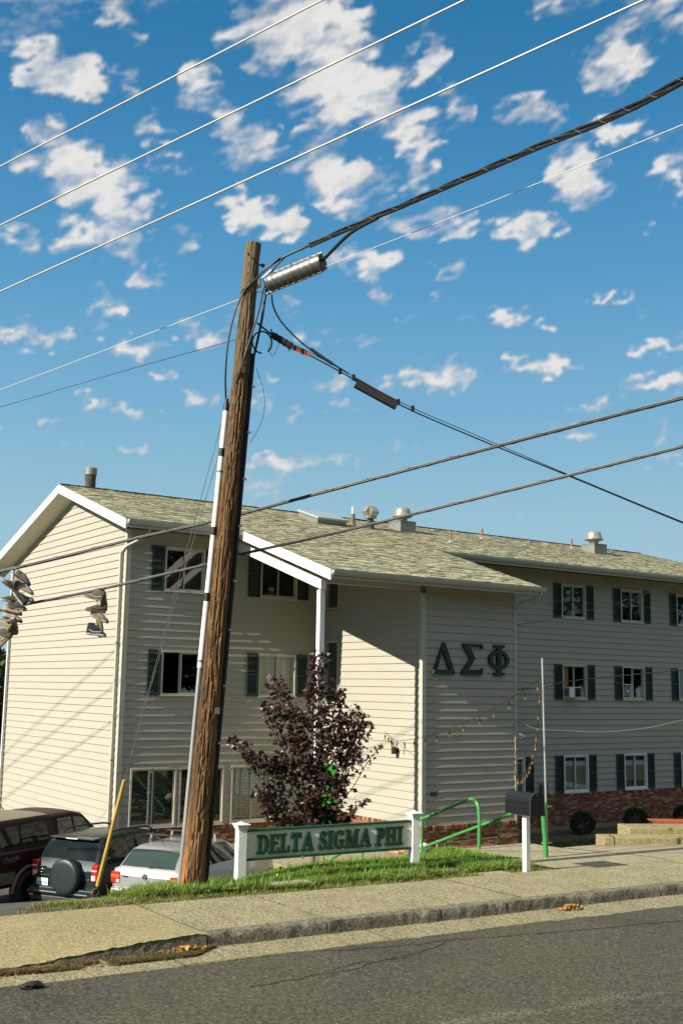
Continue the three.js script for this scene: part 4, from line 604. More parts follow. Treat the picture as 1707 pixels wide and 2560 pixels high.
{ const t = thing('cable_bundle', 'thick black bundle of cables rising from the pole to the right edge', 'cable');
  const p = [[-3.42, 11.47, 14.05], [-3.31, 11.50, 14.55], [-3.26, 11.48, 15.2], [-3.21, 11.43, 16.05], [-3.25, 11.28, 17.56], [-3.42, 11.07, 18.77], [-3.77, 10.71, 20.15], [-4.17, 10.41, 21.38], [-5.6, 9.6, 26]];
  mesh('cable', twisted(p, 3, 0.022, 0.017, 5, 160), M.cable, t); mesh('cable', tube(p.map(([x, y, z]) => [x, y - 0.028, z]), 0.022, 80, 8), M.cable, t); mesh('lashing', twisted(p, 1, 0.044, 0.003, 26, 500), M.strand, t);
  mesh('cable', tube([[-3.33, 11.18, 14.24], [-3.31, 11.26, 14.45], [-3.28, 11.40, 14.9], [-3.24, 11.43, 15.5]], 0.026, 24, 8), M.cable, t);
  mesh('cable', tube([[-3.86, 11.06, 13.22], [-3.80, 11.2, 13.40], [-3.62, 11.36, 13.66], [-3.45, 11.45, 13.98], [-3.34, 11.5, 14.4]], 0.018, 30, 8), M.cable, t);
  mesh('drop_loop', tube([[-3.66, 11.36, 13.62], [-3.88, 11.1, 13.42], [-4.11, 10.77, 13.28], [-4.24, 10.20, 13.18], [-4.26, 9.59, 13.12], [-4.17, 9.07, 13.01]], 0.014, 40, 7), M.cable, t);
  mesh('drop_loop', tube([[-3.6, 11.38, 13.66], [-3.78, 11.08, 13.47], [-3.94, 10.44, 13.46], [-4.1, 9.7, 13.34], [-4.16, 9.1, 13.08]], 0.014, 40, 7), M.cable, t);
  mesh('drop_loop', tube([[-3.7, 11.2, 13.45], [-3.74, 10.9, 13.36], [-3.78, 10.4, 13.3], [-3.86, 9.95, 13.28], [-3.885, 9.8, 13.27]], 0.02, 30, 7), M.cable, t); }
{ const a = V(-3.76, 10.97, 13.40), b = V(-3.33, 11.16, 14.25), t = thing('splice_closure', 'silver ribbed splice closure hanging under the cable beside the pole top', 'splice closure');
  const L = a.distanceTo(b), q = new THREE.Quaternion().setFromUnitVectors(V(0, 1, 0), b.clone().sub(a).normalize()), pr = [[0.001, 0], [0.10, 0.0], [0.125, 0.06]]; for (let i = 0; i < 9; i++) { const y = 0.08 + i * (L - 0.14) / 9; pr.push([0.13, y], [0.134, y + 0.010], [0.134, y + 0.024], [0.13, y + 0.034]); } pr.push([0.13, L - 0.03], [0.125, L]);
  const place = (g) => { g = flat(g); g.applyQuaternion(q); g.translate(a.x, a.y, a.z); return g; };
  mesh('body', place(new THREE.LatheGeometry(pr.map((p) => new THREE.Vector2(...p)), 32)), std({ map: mottle(128, 0.4, [0.17, 0.17, 0.155], 0.25, 6, 4), roughness: 0.4, metalness: 0.7 }), t);
  for (let i = 0; i < 9; i++) { const w = i % 3 === 1 ? 0.009 : 0.005; mesh('band', place(new THREE.TorusGeometry(0.134, w, 6, 32).rotateX(Math.PI / 2).translate(0, 0.06 + i * (L - 0.10) / 8, 0)), i % 3 === 1 ? M.galvDull : M.galv, t); }
  mesh('end_plate', place(new THREE.CylinderGeometry(0.124, 0.124, 0.02, 28).translate(0, L, 0)), M.black, t);
  for (const s of [1, -1]) { const up = V(0, 0.145 * s, 0); mesh('flange', bar(a.clone().add(up), b.clone().add(up), 0.035, 0.02), M.galvDull, t); for (let i = 0; i < 7; i++) { const p = a.clone().lerp(b, 0.06 + i * 0.145).add(V(0, 0.145 * s, 0)); mesh('bolt', rod(p.clone().add(V(0, -0.03, 0)), p.clone().add(V(0, 0.03, 0)), 0.011, 0.011, 6), M.galvDull, t); } }
  mesh('hanger', merge([rod(poleY(11.02).add(V(0.1, 0, 0.06)), [-3.72, 11.2, 13.46], 0.008, 0.008, 6), box(-0.03, 0.03, -0.06, 0.06, -0.03, 0.03).translate(...poleY(10.98).add(V(0.1, 0, 0.1)).toArray())]), M.galv, t); }
{ const t = thing('drop_cable', 'black service cable sloping from the pole down to the right edge', 'cable');
  const p = [[-3.76, 10.44, 13.13], [-3.47, 10.24, 13.22], [-3.10, 10.03, 13.44], [-2.53, 9.73, 13.70], [-1.78, 9.28, 14.12], [-0.58, 8.82, 14.59], [0.81, 8.35, 15.09], [2.72, 7.71, 15.74], [5, 7.0, 16.5]];
  mesh('cable', tube(p, 0.011, 80, 7), M.cable, t); mesh('messenger_strand', tube(p.map(([x, y, z], i) => [x, y + (i > 1 && i < 6 ? 0.045 : 0.018), z]), 0.006, 80, 6), M.cable, t);
  mesh('upper_loop', tube([[-3.66, 10.84, 13.38], [-3.62, 10.7, 13.35], [-3.48, 10.5, 13.33], [-3.16, 10.20, 13.41], [-2.95, 10.02, 13.54], [-2.48, 9.74, 13.73]], 0.013, 40, 7), M.cable, t); mesh('cable_sleeve', tube([[-3.02, 10.09, 13.49], [-2.85, 9.96, 13.58], [-2.72, 9.87, 13.65]], 0.026, 12, 8), M.blackMatte, t);
  mesh('coil', tube(Array.from({ length: 14 }, (_, i) => { const a = -0.9 + i * 0.43; return [-3.70 + Math.cos(a) * 0.155 * 0.9, 10.13 + Math.sin(a) * 0.17, 13.2 + Math.cos(a) * 0.05]; }), 0.013, 80, 7), M.cable, t);
  mesh('thin_loop', tube([[-3.79, 9.72, 13.2], [-3.66, 9.33, 13.23], [-3.65, 9.05, 13.23], [-3.75, 8.75, 13.22], [-3.86, 8.56, 13.21]], 0.004, 30, 5), M.cable, t); mesh('thin_loop', tube([[-3.6, 10.17, 13.25], [-3.6, 10.0, 13.25], [-3.55, 9.93, 13.26], [-3.5, 10.02, 13.27], [-3.44, 10.16, 13.28]], 0.004, 24, 5), M.cable, t);
  mesh('warning_tag', (() => { const g = bar([-3.25, 10.10, 13.36], [-3.03, 9.99, 13.49], 0.01, 0.075); return g; })(), M.tagOrange, t);
  mesh('tag_print', merge([0.15, 0.3, 0.45, 0.6, 0.75].map((k) => bar(V(-3.25, 10.115, 13.366).lerp(V(-3.03, 10.005, 13.496), k).add(V(0, -0.035, 0)), V(-3.25, 10.115, 13.366).lerp(V(-3.03, 10.005, 13.496), k).add(V(0, 0.03, 0)), 0.012, 0.014, V(0.8, 0, 0.5)))), M.blackMatte, t);
  const s = thing('small_closure', 'small black splice case on the service cable next to the pole', 'splice closure'); const sa = V(-3.53, 10.29, 13.19), sb = V(-3.26, 10.11, 13.35); mesh('body', rod(sa, sb, 0.05, 0.055, 12), M.blackMatte, s); for (let i = 0; i < 4; i++) { const c = sa.clone().lerp(sb, 0.15 + i * 0.24), d = sb.clone().sub(sa).normalize(); mesh('rib', rod(c, c.clone().addScaledVector(d, 0.02), 0.061, 0.061, 12), M.blackMatte, s); } mesh('clamp', merge([rod([-3.53, 10.3, 13.19], [-3.55, 10.37, 13.2], 0.012), rod([-3.3, 10.12, 13.34], [-3.31, 10.04, 13.35], 0.012)]), M.blackMatte, s);
  const k = thing('cable_box', 'long black box hung on the sloping service cable', 'splice closure'); mesh('case', bar([-2.39, 9.58, 13.80], [-1.82, 9.26, 14.09], 0.10, 0.11), M.blackMatte, k); mesh('lid', bar([-2.40, 9.645, 13.795], [-1.81, 9.325, 14.095], 0.105, 0.02), M.black, k); for (const [x, y, z] of [[-2.42, 9.68, 13.785], [-1.80, 9.33, 14.10], [-2.6, 9.77, 13.68], [-1.6, 9.24, 14.2]]) mesh('clip', box(x - 0.02, x + 0.02, y - 0.05, y + 0.04, z - 0.02, z + 0.02), M.black, k); }
{ const t = thing('guy_wire', 'pair of steel guy wires from the pole to the yellow guard', 'guy wire'); for (const d of [0, 0.07]) mesh('strand', twisted([[-3.9 + d, 10.0 - d * 3, 12.9], [-4.38, 3.63, 10.5], [-4.55, 1.71, 9.89]], 2, 0.0035, 0.004, 120, 260), M.strand, t);
  const y = thing('guy_guard', 'yellow plastic guard sleeve over the lower guy wire in front of the parked cars', 'guy guard'); mesh('sleeve', rod([-4.54, 1.82, 9.93], [-4.40, 3.5, 10.46], 0.034, 0.03, 10), M.yellow, y); mesh('anchor_eye', merge([new THREE.TorusGeometry(0.05, 0.018, 6, 14).translate(-4.555, 1.72, 9.9), rod([-4.56, 1.4, 9.86], [-4.555, 1.68, 9.9], 0.016)]), M.iron, y); }
single('service_wire', 'thin dark wire from the bay corner up to the right edge', 'wire', tube([[9.45, 6.78, 4.62], [9.2, 6.85, 6.2], [8.6, 7.1, 9], [7.7, 7.38, 11.73], [6, 7.7, 16]], 0.007, 40, 6), M.cable);
single('service_wire', 'dark cable running level past the middle windows of the right wing', 'wire', tube([[9.46, 5.02, 4.6], [9.0, 5.1, 6.2], [8.1, 5.24, 7.9], [7.20, 5.36, 10.36], [6.11, 5.46, 12.94], [5, 5.6, 16]], 0.011, 40, 6), M.cable);
single('service_wire', 'pale sagging cable between the middle and lower windows of the right wing', 'wire', tube([[9.46, 4.2, 4.6], [8.7, 4.05, 6.2], [8.23, 4.06, 7.51], [8.00, 4.09, 9.01], [7.84, 4.21, 10.33], [7.65, 4.45, 11.66], [7.3, 5, 14]], 0.011, 50, 6), M.strand);
single('coax_cable', 'thin dark cable running down the far end of the gable wall', 'cable', merge([tube([[-0.05, 8.8, -9.0], [-0.04, 6, -8.98], [-0.04, 2, -8.95], [-0.04, 0.2, -8.92]], 0.012, 20, 6), rod([-0.05, 1.1, -8.93], [-0.08, 0.98, -8.4], 0.012)]), M.cable);

// ---------- roadside sign ----------
{
  const A = V(-3.23, 2.2, 12.18), B = V(-0.22, 2.16, 12.55), s = thing('name_sign', 'long low cream sign with green letters between two white posts', 'sign'), dir = B.clone().sub(A).setY(0).normalize(), turn = Math.atan2(-dir.z, dir.x);
  const postG = (h) => box(-0.07, 0.07, -0.3, h, -0.07, 0.07, 0.006), capG = (h) => { const g = [box(-0.085, 0.085, h, h + 0.03, -0.085, 0.085, 0.004), box(-0.098, 0.098, h + 0.03, h + 0.055, -0.098, 0.098, 0.004)]; const c = new THREE.CylinderGeometry(0.0, 0.14, 0.055, 4, 1); c.rotateY(Math.PI / 4); c.translate(0, h + 0.0825, 0); g.push(flat(c)); g.push(box(-0.112, 0.112, h + 0.055, h + 0.068, -0.112, 0.112, 0.003)); return merge(g); };
  for (const [p, h] of [[A, 0.68], [B, 0.78]]) { const q = part('sign_post', s, [p.x, p.y, p.z], turn); mesh('post', postG(h), M.whiteWood, q); mesh('post_cap', capG(h), M.white, q); }
  const L = A.clone().setY(0).distanceTo(B.clone().setY(0)), w = L - 0.16, b = part('sign_panel', s, [A.x + dir.x * 0.08, A.y + 0.235, A.z + dir.z * 0.08], turn), tilt = -0.005;
  b.rotation.z = Math.atan2(B.y + 0.075 - A.y, L);
  mesh('board', box(0, w, 0, 0.40, -0.02, 0.02, 0.006), M.signBoard, b);
  mesh('edge_trim', box(-0.005, w + 0.005, 0.395, 0.43, -0.03, 0.045, 0.006), M.signGreen, b); mesh('edge_trim', box(-0.005, w + 0.005, -0.03, 0.006, -0.03, 0.045, 0.006), M.signGreen, b);
  for (const x of [0.035, w - 0.035]) for (const y of [0.13, 0.27]) mesh('bolt', new THREE.SphereGeometry(0.016, 8, 6).translate(x, y, 0.022), M.galv, b);
  // letters one by one: DELTA SIGMA PHI
  const words = ['DELTA', 'SIGMA', 'PHI'], H = 0.285; let x = 0.16; const geos = []; let total = 0;
  for (const wd of words) { for (const c of wd) { const g = textGeo(c, serif, H, 0.035, 0.028); geos.push([g, total]); total += g.userData.w + 0.012; } total += 0.10; } total -= 0.11;
  const k = (w - 0.32) / total;
  for (const [g, o] of geos) { g.scale(k, 1, 1); const p = g.attributes.position; for (let i = 0; i < p.count; i++) p.setX(i, p.getX(i) + p.getY(i) * 0.05); g.translate(x + o * k, 0.058, 0.021); mesh('letter', g, M.signLetter, b); }
}
// ---------- mailbox ----------
{
  const m = thing('mailbox', 'large black mailbox on a white wooden post by the sidewalk', 'mailbox', [1.04, 2.15, 13.83]);
  mesh('post', box(-0.045, 0.045, -0.3, 0.90, -0.045, 0.045, 0.005), M.whiteWood, m);
  const W = 0.14, prof = []; for (let i = 0; i <= 16; i++) { const a = i / 16 * Math.PI; prof.push([W * Math.cos(a), 0.20 + 0.135 * Math.sin(a)]); } const sh = [[W, 0.0], ...prof, [-W, 0.0]];
  const body = new THREE.Shape(sh.map((p) => new THREE.Vector2(...p))); const bg = new THREE.ExtrudeGeometry(body, { depth: 0.56, bevelEnabled: true, bevelSize: 0.004, bevelThickness: 0.004, bevelSegments: 1 }); bg.translate(0, 0.905, -0.33); mesh('box', bg, std({ color: rgb(0.006, 0.0065, 0.008), roughness: 0.36 }), m);
  const rim = new THREE.Shape([[W + 0.012, -0.012], ...prof.map(([a, b]) => [a * 1.09, b + 0.012]), [-W - 0.012, -0.012]].map((p) => new THREE.Vector2(...p))); const rg = new THREE.ExtrudeGeometry(rim, { depth: 0.03, bevelEnabled: false }); rg.translate(0, 0.905, 0.236); mesh('door', rg, M.blackMatte, m); mesh('door_pull', box(-0.025, 0.025, 1.2, 1.23, 0.267, 0.29, 0.005), M.black, m);
  mesh('ridge', merge([box(-0.15, -0.144, 1.03, 1.038, -0.3, 0.22), box(-0.15, -0.144, 1.12, 1.126, -0.3, 0.22)]), M.black, m); mesh('mounting_plate', box(-0.1, 0.1, 0.885, 0.9, -0.25, 0.2), M.whiteWood, m);
}
// ---------- handrails ----------
{
  const a = thing('handrail', 'green pipe handrail with rounded top nearest the sign', 'handrail'), X = 2.9, r = 0.033;
  mesh('rail', tube([[X, 1.0, 5.52], [X, 1.12, 5.55], [X, 1.25, 5.75], [X, 2.34, 8.75], [X, 2.84, 10.15], [X, 2.90, 10.36], [X, 2.84, 10.53], [X, 2.68, 10.58], [X, 1.9, 10.58]], r, 90, 10), M.green, a);
  for (const [y, z, b] of [[2.37, 8.83, 1.0], [1.62, 6.75, 0.75]]) mesh('post', rod([X, b, z], [X, y, z], 0.026), M.green, a);
  const b = thing('handrail', 'green pipe handrail rising behind the mailbox post', 'handrail'), Y = 4.3;
  mesh('rail', tube([[Y, 0.9, 6.02], [Y, 1.05, 6.05], [Y, 1.17, 6.25], [Y, 2.60, 10.2], [Y, 2.72, 10.5]], r, 60, 10), M.green, b);
  for (const [y, z, bb] of [[2.38, 9.6, 1.2], [1.5, 7.15, 0.8]]) mesh('post', rod([Y, bb, z], [Y, y, z], 0.026), M.green, b);
  const c = thing('post', 'green pipe stub post clamped to the tall steel pole', 'post'); mesh('pipe', tube([[2.84, 1.95, 12.43], [2.83, 2.4, 12.43], [2.80, 2.75, 12.43], [2.83, 3.03, 12.42]], 0.045, 20, 10), M.green, c);
  const p = thing('steel_pole', 'tall thin galvanised pole holding up the string lights', 'pole'); mesh('tube', rod([2.93, 2.05, 12.38], [2.89, 5.60, 12.35], 0.021, 0.02, 12), M.galv, p); for (const y of [2.95, 2.32]) mesh('clamp', merge([box(2.80, 2.965, y - 0.012, y + 0.012, 12.37, 12.43), rod([2.95, y, 12.40], [3.01, y, 12.43], 0.008)]), M.galv, p);
}
// ---------- string lights ----------
function stringLights(label, pts, n, swing, first = 0.03, last = 0.98) {
  const t = thing('string_lights', label, 'string lights'), c = new THREE.CatmullRomCurve3(pts.map((p) => V(...p)), false, 'centripetal'); mesh('cord', flat(new THREE.TubeGeometry(c, 90, 0.006, 5)), M.cable, t);
  for (let i = 0; i < n; i++) { const p = c.getPointAt(lerp(first, last, i / (n - 1))), b = part('bulb', t, [p.x, p.y, p.z]); b.rotation.z = (hash(i, 2, 3) - 0.5) * 0.5 + swing; b.rotation.x = (hash(i, 5, 3) - 0.5) * 0.3;
    mesh('socket', merge([new THREE.CylinderGeometry(0.016, 0.02, 0.065, 8).translate(0, -0.09, 0), new THREE.CylinderGeometry(0.004, 0.004, 0.07, 5).translate(0, -0.035, 0)]), M.black, b);
    mesh('glass_bulb', new THREE.LatheGeometry([[0.012, -0.12], [0.021, -0.145], [0.025, -0.165], [0.018, -0.188], [0.001, -0.196]].map((q) => new THREE.Vector2(...q)), 10), M.bulb, b); mesh('filament', new THREE.CylinderGeometry(0.004, 0.006, 0.04, 6).translate(0, -0.15, 0), M.copper, b); }
}
stringLights('string of bulbs rising from the bay wall to the steel pole', [[6.1, 3.88, 3.2], [5.4, 3.78, 4.4], [4.4, 3.8, 6.0], [3.95, 3.92, 7.4], [3.60, 4.22, 8.95], [3.40, 4.58, 10.3], [3.1, 5.0, 11.6], [2.90, 5.26, 12.36]], 17, 0.1);
stringLights('string of bulbs hanging in a loop from the steel pole to the bay corner', [[2.93, 5.22, 12.38], [3.05, 4.83, 12.1], [3.79, 4.22, 11.27], [4.6, 3.72, 10.3], [5.9, 3.22, 8.7], [7.0, 3.0, 7.3], [8.2, 3.2, 5.9], [9.42, 3.68, 4.75]], 22, 0);
stringLights('string of bulbs along the top of the ground-floor windows', [[-0.04, 2.72, 0.06], [0.35, 2.93, 0.12], [1.2, 2.90, 0.5], [2.3, 2.95, 1.3], [3.05, 3.2, 2.6], [3.1, 3.5, 4.46]], 8, 0, 0.16, 0.94);

// ---------- small things on the lawn and street ----------
{
  const mh = thing('manhole_cover', 'rusty round patterned manhole cover in the grass by the sign post', 'manhole cover', [-0.1, streetY(0) - 0.045, 13.05]); mesh('lid', new THREE.CylinderGeometry(0.36, 0.37, 0.05, 36), M.iron, mh); const a = []; for (let i = -9; i <= 9; i++) for (let j = -9; j <= 9; j++) if (i * i + j * j < 80) a.push(new THREE.BoxGeometry(0.022, 0.014, 0.022).translate(i * 0.038, 0.031, j * 0.038)); const st = mesh('studs', merge(a), M.iron, mh); st.userData.kind = 'stuff';
  single('utility_cover', 'small concrete utility cover in the grass near the mailbox', 'utility cover', box(0.25, 0.75, 2.1, streetY(0.5) - 0.012, 13.55, 13.82, 0.02), M.concrete);
  single('utility_cover', 'small concrete utility cover in the grass between pole and sign', 'utility cover', box(-3.45, -2.75, 2.1, streetY(-3) + 0.03, 13.2, 13.45, 0.02), M.concrete);
  const mk = thing('marker_stake', 'tattered orange plastic marker leaning on the pole base', 'marker', [-4.62, 2.16, 12.98]); mesh('strip', merge([bar([0.0, 0, 0], [0.06, 0.18, -0.02], 0.06, 0.012, V(1, 0, 0.4)), bar([0.06, 0.18, -0.02], [0.09, 0.36, -0.05], 0.055, 0.012, V(1, 0, 0.4)), bar([0.09, 0.36, -0.05], [0.155, 0.78, -0.12], 0.05, 0.012, V(1, 0, 0.4))]), M.orange, mk);
  const dr = rng(8), dg = new THREE.IcosahedronGeometry(0.066, 3), p = dg.attributes.position; for (let i = 0; i < p.count; i++) { const k = 0.45 + 1.1 * fbm(p.getX(i) * 16, p.getY(i) * 16, p.getZ(i) * 16, 3); p.setXYZ(i, p.getX(i) * k * 1.7, Math.max(-0.02, p.getY(i) * k * 0.7), p.getZ(i) * k); } dg.computeVertexNormals(); dg.translate(-7.9, crown(-7.9, 16.5) + 0.02, 16.5); single('debris', 'crumpled black scrap lying on the road edge', 'debris', dg, M.blackMatte);
}
// steps, planter boards and deck at the right
{
  const s = thing('concrete_steps', 'two low concrete steps at the right edge of the walkway', 'steps', [5.34, 1.98, 11.52], -0.5);
  mesh('step', box(0, 5, -1.5, 0.19, -0.55, 0, 0.02), M.apron, s); mesh('step', box(0.72, 5, -1.5, 0.31, -1.3, -0.552, 0.02), M.apron, s); mesh('joint', box(0.19, 0.205, 0.0, 0.203, -0.3, 0.003), M.crack, s);
  const d = thing('deck_edge', 'red stained timber edging at the right edge above the concrete steps', 'timber edging', [7.4, 2.16, 11.0], -0.6); mesh('plank', box(0, 3, -1.3, 0.14, -0.05, 0, 0.006), M.redPaint, d); for (let i = 0; i < 3; i++) mesh('plank', box(0, 3, 0.142, 0.165, -0.05 - (i + 1) * 0.145, -0.055 - i * 0.145, 0.004), M.redPaint, d);
  const b = thing('timber_bench', 'low brown timber bench beside the brick base of the bay', 'bench', [4.9, 0.82, 6.75], 0); for (let i = 0; i < 4; i++) mesh('seat_plank', box(0, 2.3, 0.44, 0.48, -0.62 + i * 0.155, -0.475 + i * 0.155, 0.006), M.redwood, b); for (const x of [0.2, 1.95]) mesh('leg', box(x, x + 0.09, 0, 0.44, -0.55, -0.08, 0.005), M.redwood, b); mesh('apron_board', box(0.0, 2.3, 0.34, 0.438, -0.04, 0.0, 0.004), M.redwood, b);
  const bag = thing('litter_bag', 'white and red packaging lying at the bench end behind the sign post', 'packaging', [4.75, 1.30, 6.55]); const g = new THREE.IcosahedronGeometry(0.16, 3), p = g.attributes.position; for (let i = 0; i < p.count; i++) { const k = 0.7 + 0.6 * fbm(p.getX(i) * 9, p.getY(i) * 9, p.getZ(i) * 9, 3); p.setXYZ(i, p.getX(i) * k * 1.2, p.getY(i) * k * 0.8 + 0.08, p.getZ(i) * k); } g.computeVertexNormals(); mesh('wrapper', g, M.white, bag); mesh('label_patch', box(0.05, 0.2, 0.0, 0.12, 0.08, 0.14, 0.02), std({ color: rgb(0.45, 0.02, 0.02), roughness: 0.5 }), bag);
  single('wall_outlet', 'small pale outlet box on the brick base behind the handrail', 'outlet', box(6.6, 6.72, 1.05, 1.25, BZ + 0.06, BZ + 0.13, 0.01), M.galvDull);
  single('wall_conduit', 'thin grey conduit along the brick base of the bay', 'conduit', rod([6.72, 1.16, BZ + 0.09], [9.4, 1.22, BZ + 0.09], 0.012), M.galvDull);
  const mt = thing('meter_box', 'small grey meter box on the right wing beside the steel pole', 'meter box', [14.95, 1.65, 0.03]); mesh('case', box(-0.14, 0.14, 0, 0.36, 0, 0.12, 0.01), M.galvDull, mt); mesh('cover', box(-0.1, 0.1, 0.05, 0.3, 0.121, 0.135, 0.005), M.galvDull, mt);
}

// ---------- plants ----------
const mapleShape = (() => { // five-lobed leaf lying in x/y, stem at the origin
  const h = [[0, 0], [0.10, 0.06], [0.34, -0.02], [0.27, 0.14], [0.52, 0.34], [0.33, 0.36], [0.36, 0.50], [0.15, 0.44], [0.18, 0.62], [0.09, 0.66], [0, 0.98]];
  const P = [], tri = (a, b, c) => P.push(...a, ...b, ...c); const z = (x) => Math.abs(x) * 0.28;
  for (const s of [1, -1]) for (let i = 0; i < h.length - 1; i++) { const a = h[i], b = h[i + 1]; tri([0, 0.3, 0], [a[0] * s, a[1], z(a[0])], [b[0] * s, b[1], z(b[0])]); }
  const g = new THREE.BufferGeometry(); g.setAttribute('position', new THREE.Float32BufferAttribute(P, 3)); g.setAttribute('uv', new THREE.Float32BufferAttribute(new Float32Array(P.length / 3 * 2), 2)); g.computeVertexNormals(); return g;
})();
function leafMatrix(p, dir, size, r) { const q = new THREE.Quaternion().setFromUnitVectors(V(0, 1, 0), dir.clone().normalize()), t = new THREE.Quaternion().setFromAxisAngle(V(0, 1, 0), r() * 6.283); return new THREE.Matrix4().compose(p, q.multiply(t), V(size, size, size)); }
{
  const r = rng(123), tree = thing('maple_tree', 'young dark purple maple in front of the porch behind the sign', 'tree', [-0.36, 0, 9.75]);
  const rel = (x, y, z) => V(x + 0.36, y, z - 9.75);
  const y0 = groundY(-0.36, 9.75) - 0.1; const fork = V(0.03, 2.35, 0);
  mesh('trunk', merge([tube([V(-0.02, y0, 0), V(0.0, 1.7, 0), fork], 0.045, 16, 9), tube([fork, V(0.05, 2.6, 0.02), V(0.08, 3.1, 0.03)], 0.036, 12, 8)]), M.bark, tree);
  mesh('support_stake', rod([0.16, y0, 0.12], [0.15, 2.6, 0.12], 0.022, 0.02, 7), std({ color: rgb(0.36, 0.24, 0.11), roughness: 0.9 }), tree);
  const tips = []; // limb tips, world-ish
  const limb = [ // tip x,y,z, radius of leaf cloud along, leaves
    [-0.30, 5.52, 9.75, 210], [0.02, 4.9, 9.9, 210], [-0.98, 5.08, 9.35, 170], [-1.15, 4.62, 9.3, 90], [-0.75, 4.55, 9.6, 150], [0.30, 4.55, 10.1, 190], [0.42, 4.35, 10.2, 110], [-1.70, 4.05, 8.95, 90], [-1.35, 3.75, 9.2, 130], [-0.60, 4.1, 9.5, 190], [-0.1, 4.2, 10.0, 210], [0.25, 3.9, 10.1, 150],
    [-1.2, 3.1, 9.3, 120], [-0.9, 3.6, 9.4, 190], [-0.3, 3.6, 9.7, 210], [0.1, 3.3, 9.9, 170], [-1.0, 2.75, 9.35, 130], [-0.55, 3.0, 9.8, 190], [-0.1, 2.8, 9.9, 170], [0.25, 2.75, 10.15, 90], [-0.7, 2.55, 9.7, 120], [0.0, 2.5, 9.8, 100], [0.67, 3.98, 10.42, 38], [0.5, 3.0, 10.3, 50], [-0.35, 5.05, 9.75, 170]];
  const wood = [], stuff = leafMats.map(() => []); let singles = 0;
  limb.forEach(([x, y, z, n], k) => {
    const tip = rel(x, y, z), base = fork.clone().add(V((r() - 0.5) * 0.05, r() * 0.35, (r() - 0.5) * 0.05)), low = y < 3.2;
    if (low) base.y = 2.2 + r() * 0.2;
    const mid = base.clone().lerp(tip, 0.45).add(V((tip.x - base.x) * 0.12, low ? -0.05 : -0.10, (r() - 0.5) * 0.12)); const c = new THREE.CatmullRomCurve3([base, mid, base.clone().lerp(tip, 0.75).add(V((r() - 0.5) * 0.08, 0, (r() - 0.5) * 0.08)), tip]);
    wood.push(flat(new THREE.TubeGeometry(c, 14, k < 12 ? 0.012 : 0.009, 5)));
    const spread = n < 60 ? 0.07 : n < 100 ? 0.16 : 0.25, sprig = k === 22 || k === 7;
    for (let i = 0; i < (n < 60 ? n : n * 1.3); i++) { const t = n < 60 ? 0.18 + 0.82 * r() : 0.42 + 0.6 * Math.pow(r(), 0.75), p = c.getPoint(Math.min(1, t)); const d = V(r() - 0.5, r() * 0.9 - 0.35, r() - 0.5).normalize(); p.addScaledVector(d, spread * Math.pow(r(), 0.6) * (t > 0.9 ? 0.65 : 1)); if (t > 1) p.y += 0.05 * r();
      const size = (sprig ? 0.065 : 0.075) + r() * 0.055, m = leafMatrix(p, V(d.x + (r() - 0.5), d.y * 0.4 - 0.35 + (r() - 0.5) * 0.8, d.z + (r() - 0.5)), size, r), mi = r() < 0.05 ? 4 : r() < 0.16 ? 3 : Math.floor(r() * 3);
      if ((sprig || k === 3 || k === 0) && singles < 290) { const o = mesh('leaf', mapleShape, leafMats[mi], tree); o.applyMatrix4(m); singles++; } else { const g = mapleShape.clone(); g.applyMatrix4(m); stuff[mi].push(g); } }
  });
  mesh('branches', merge(wood), M.bark, tree);
  stuff.forEach((a, i) => { const o = mesh('foliage', merge(a), leafMats[i], tree); o.userData.kind = 'stuff'; });
}
// leafy mass for shrubs and trees further off
function leafyMass(lobes, n, size, seed) { const r = rng(seed), P = [], N = []; const base = [[0, 0, 0], [0.5, 0.35, 0.08], [0, 1, 0], [-0.5, 0.35, 0.08]];
  for (const [cx, cy, cz, rx, ry, rz, w] of lobes) for (let i = 0; i < n * w; i++) { const d = V(r() * 2 - 1, r() * 2 - 1, r() * 2 - 1); if (d.length() > 1) { i--; continue; } const k = Math.pow(d.length(), 0.35) / d.length() * (0.75 + 0.45 * fbm(d.x * 3 + cx, d.y * 3 + cy, d.z * 3 + seed, 2)); const p = V(cx + d.x * k * rx, cy + d.y * k * ry, cz + d.z * k * rz), m = leafMatrix(p, V(d.x + r() - 0.5, d.y + r() - 0.2, d.z + r() - 0.5), size * (0.6 + r() * 0.8), r); const q = base.map((b) => V(...b).applyMatrix4(m)); for (const [a, b, c] of [[0, 1, 2], [0, 2, 3]]) for (const j of [a, b, c]) P.push(q[j].x, q[j].y, q[j].z); }
  const g = new THREE.BufferGeometry(); g.setAttribute('position', new THREE.Float32BufferAttribute(P, 3)); g.setAttribute('uv', new THREE.Float32BufferAttribute(new Float32Array(P.length / 3 * 2), 2)); g.computeVertexNormals(); return g; }
const leafy = (c) => phys({ color: rgb(...c), roughness: 0.6, transmission: 0.2, thickness: 0 });
const darkLeaf = leafy([0.028, 0.045, 0.014]), midLeaf = leafy([0.05, 0.085, 0.02]);
[[15.75, 1.0, 'left'], [18.35, 0.95, 'middle'], [20.95, 0.9, 'right']].forEach(([x, z], i) => { const s = thing('shrub', ['clipped dark shrub below the left window of the right wing', 'clipped dark shrub between the two lower windows of the right wing', 'clipped dark shrub at the right edge below the brick wall'][i], 'shrub', [x, 0.48, z], 0, 'shrubs along the right wing'); mesh('foliage', leafyMass([[0, 0.3, 0, 0.42, 0.36, 0.38, 1]], 2600, 0.045, 50 + i), darkLeaf, s); mesh('stem', rod([0, -0.1, 0], [0, 0.4, 0], 0.03), M.bark, s); });
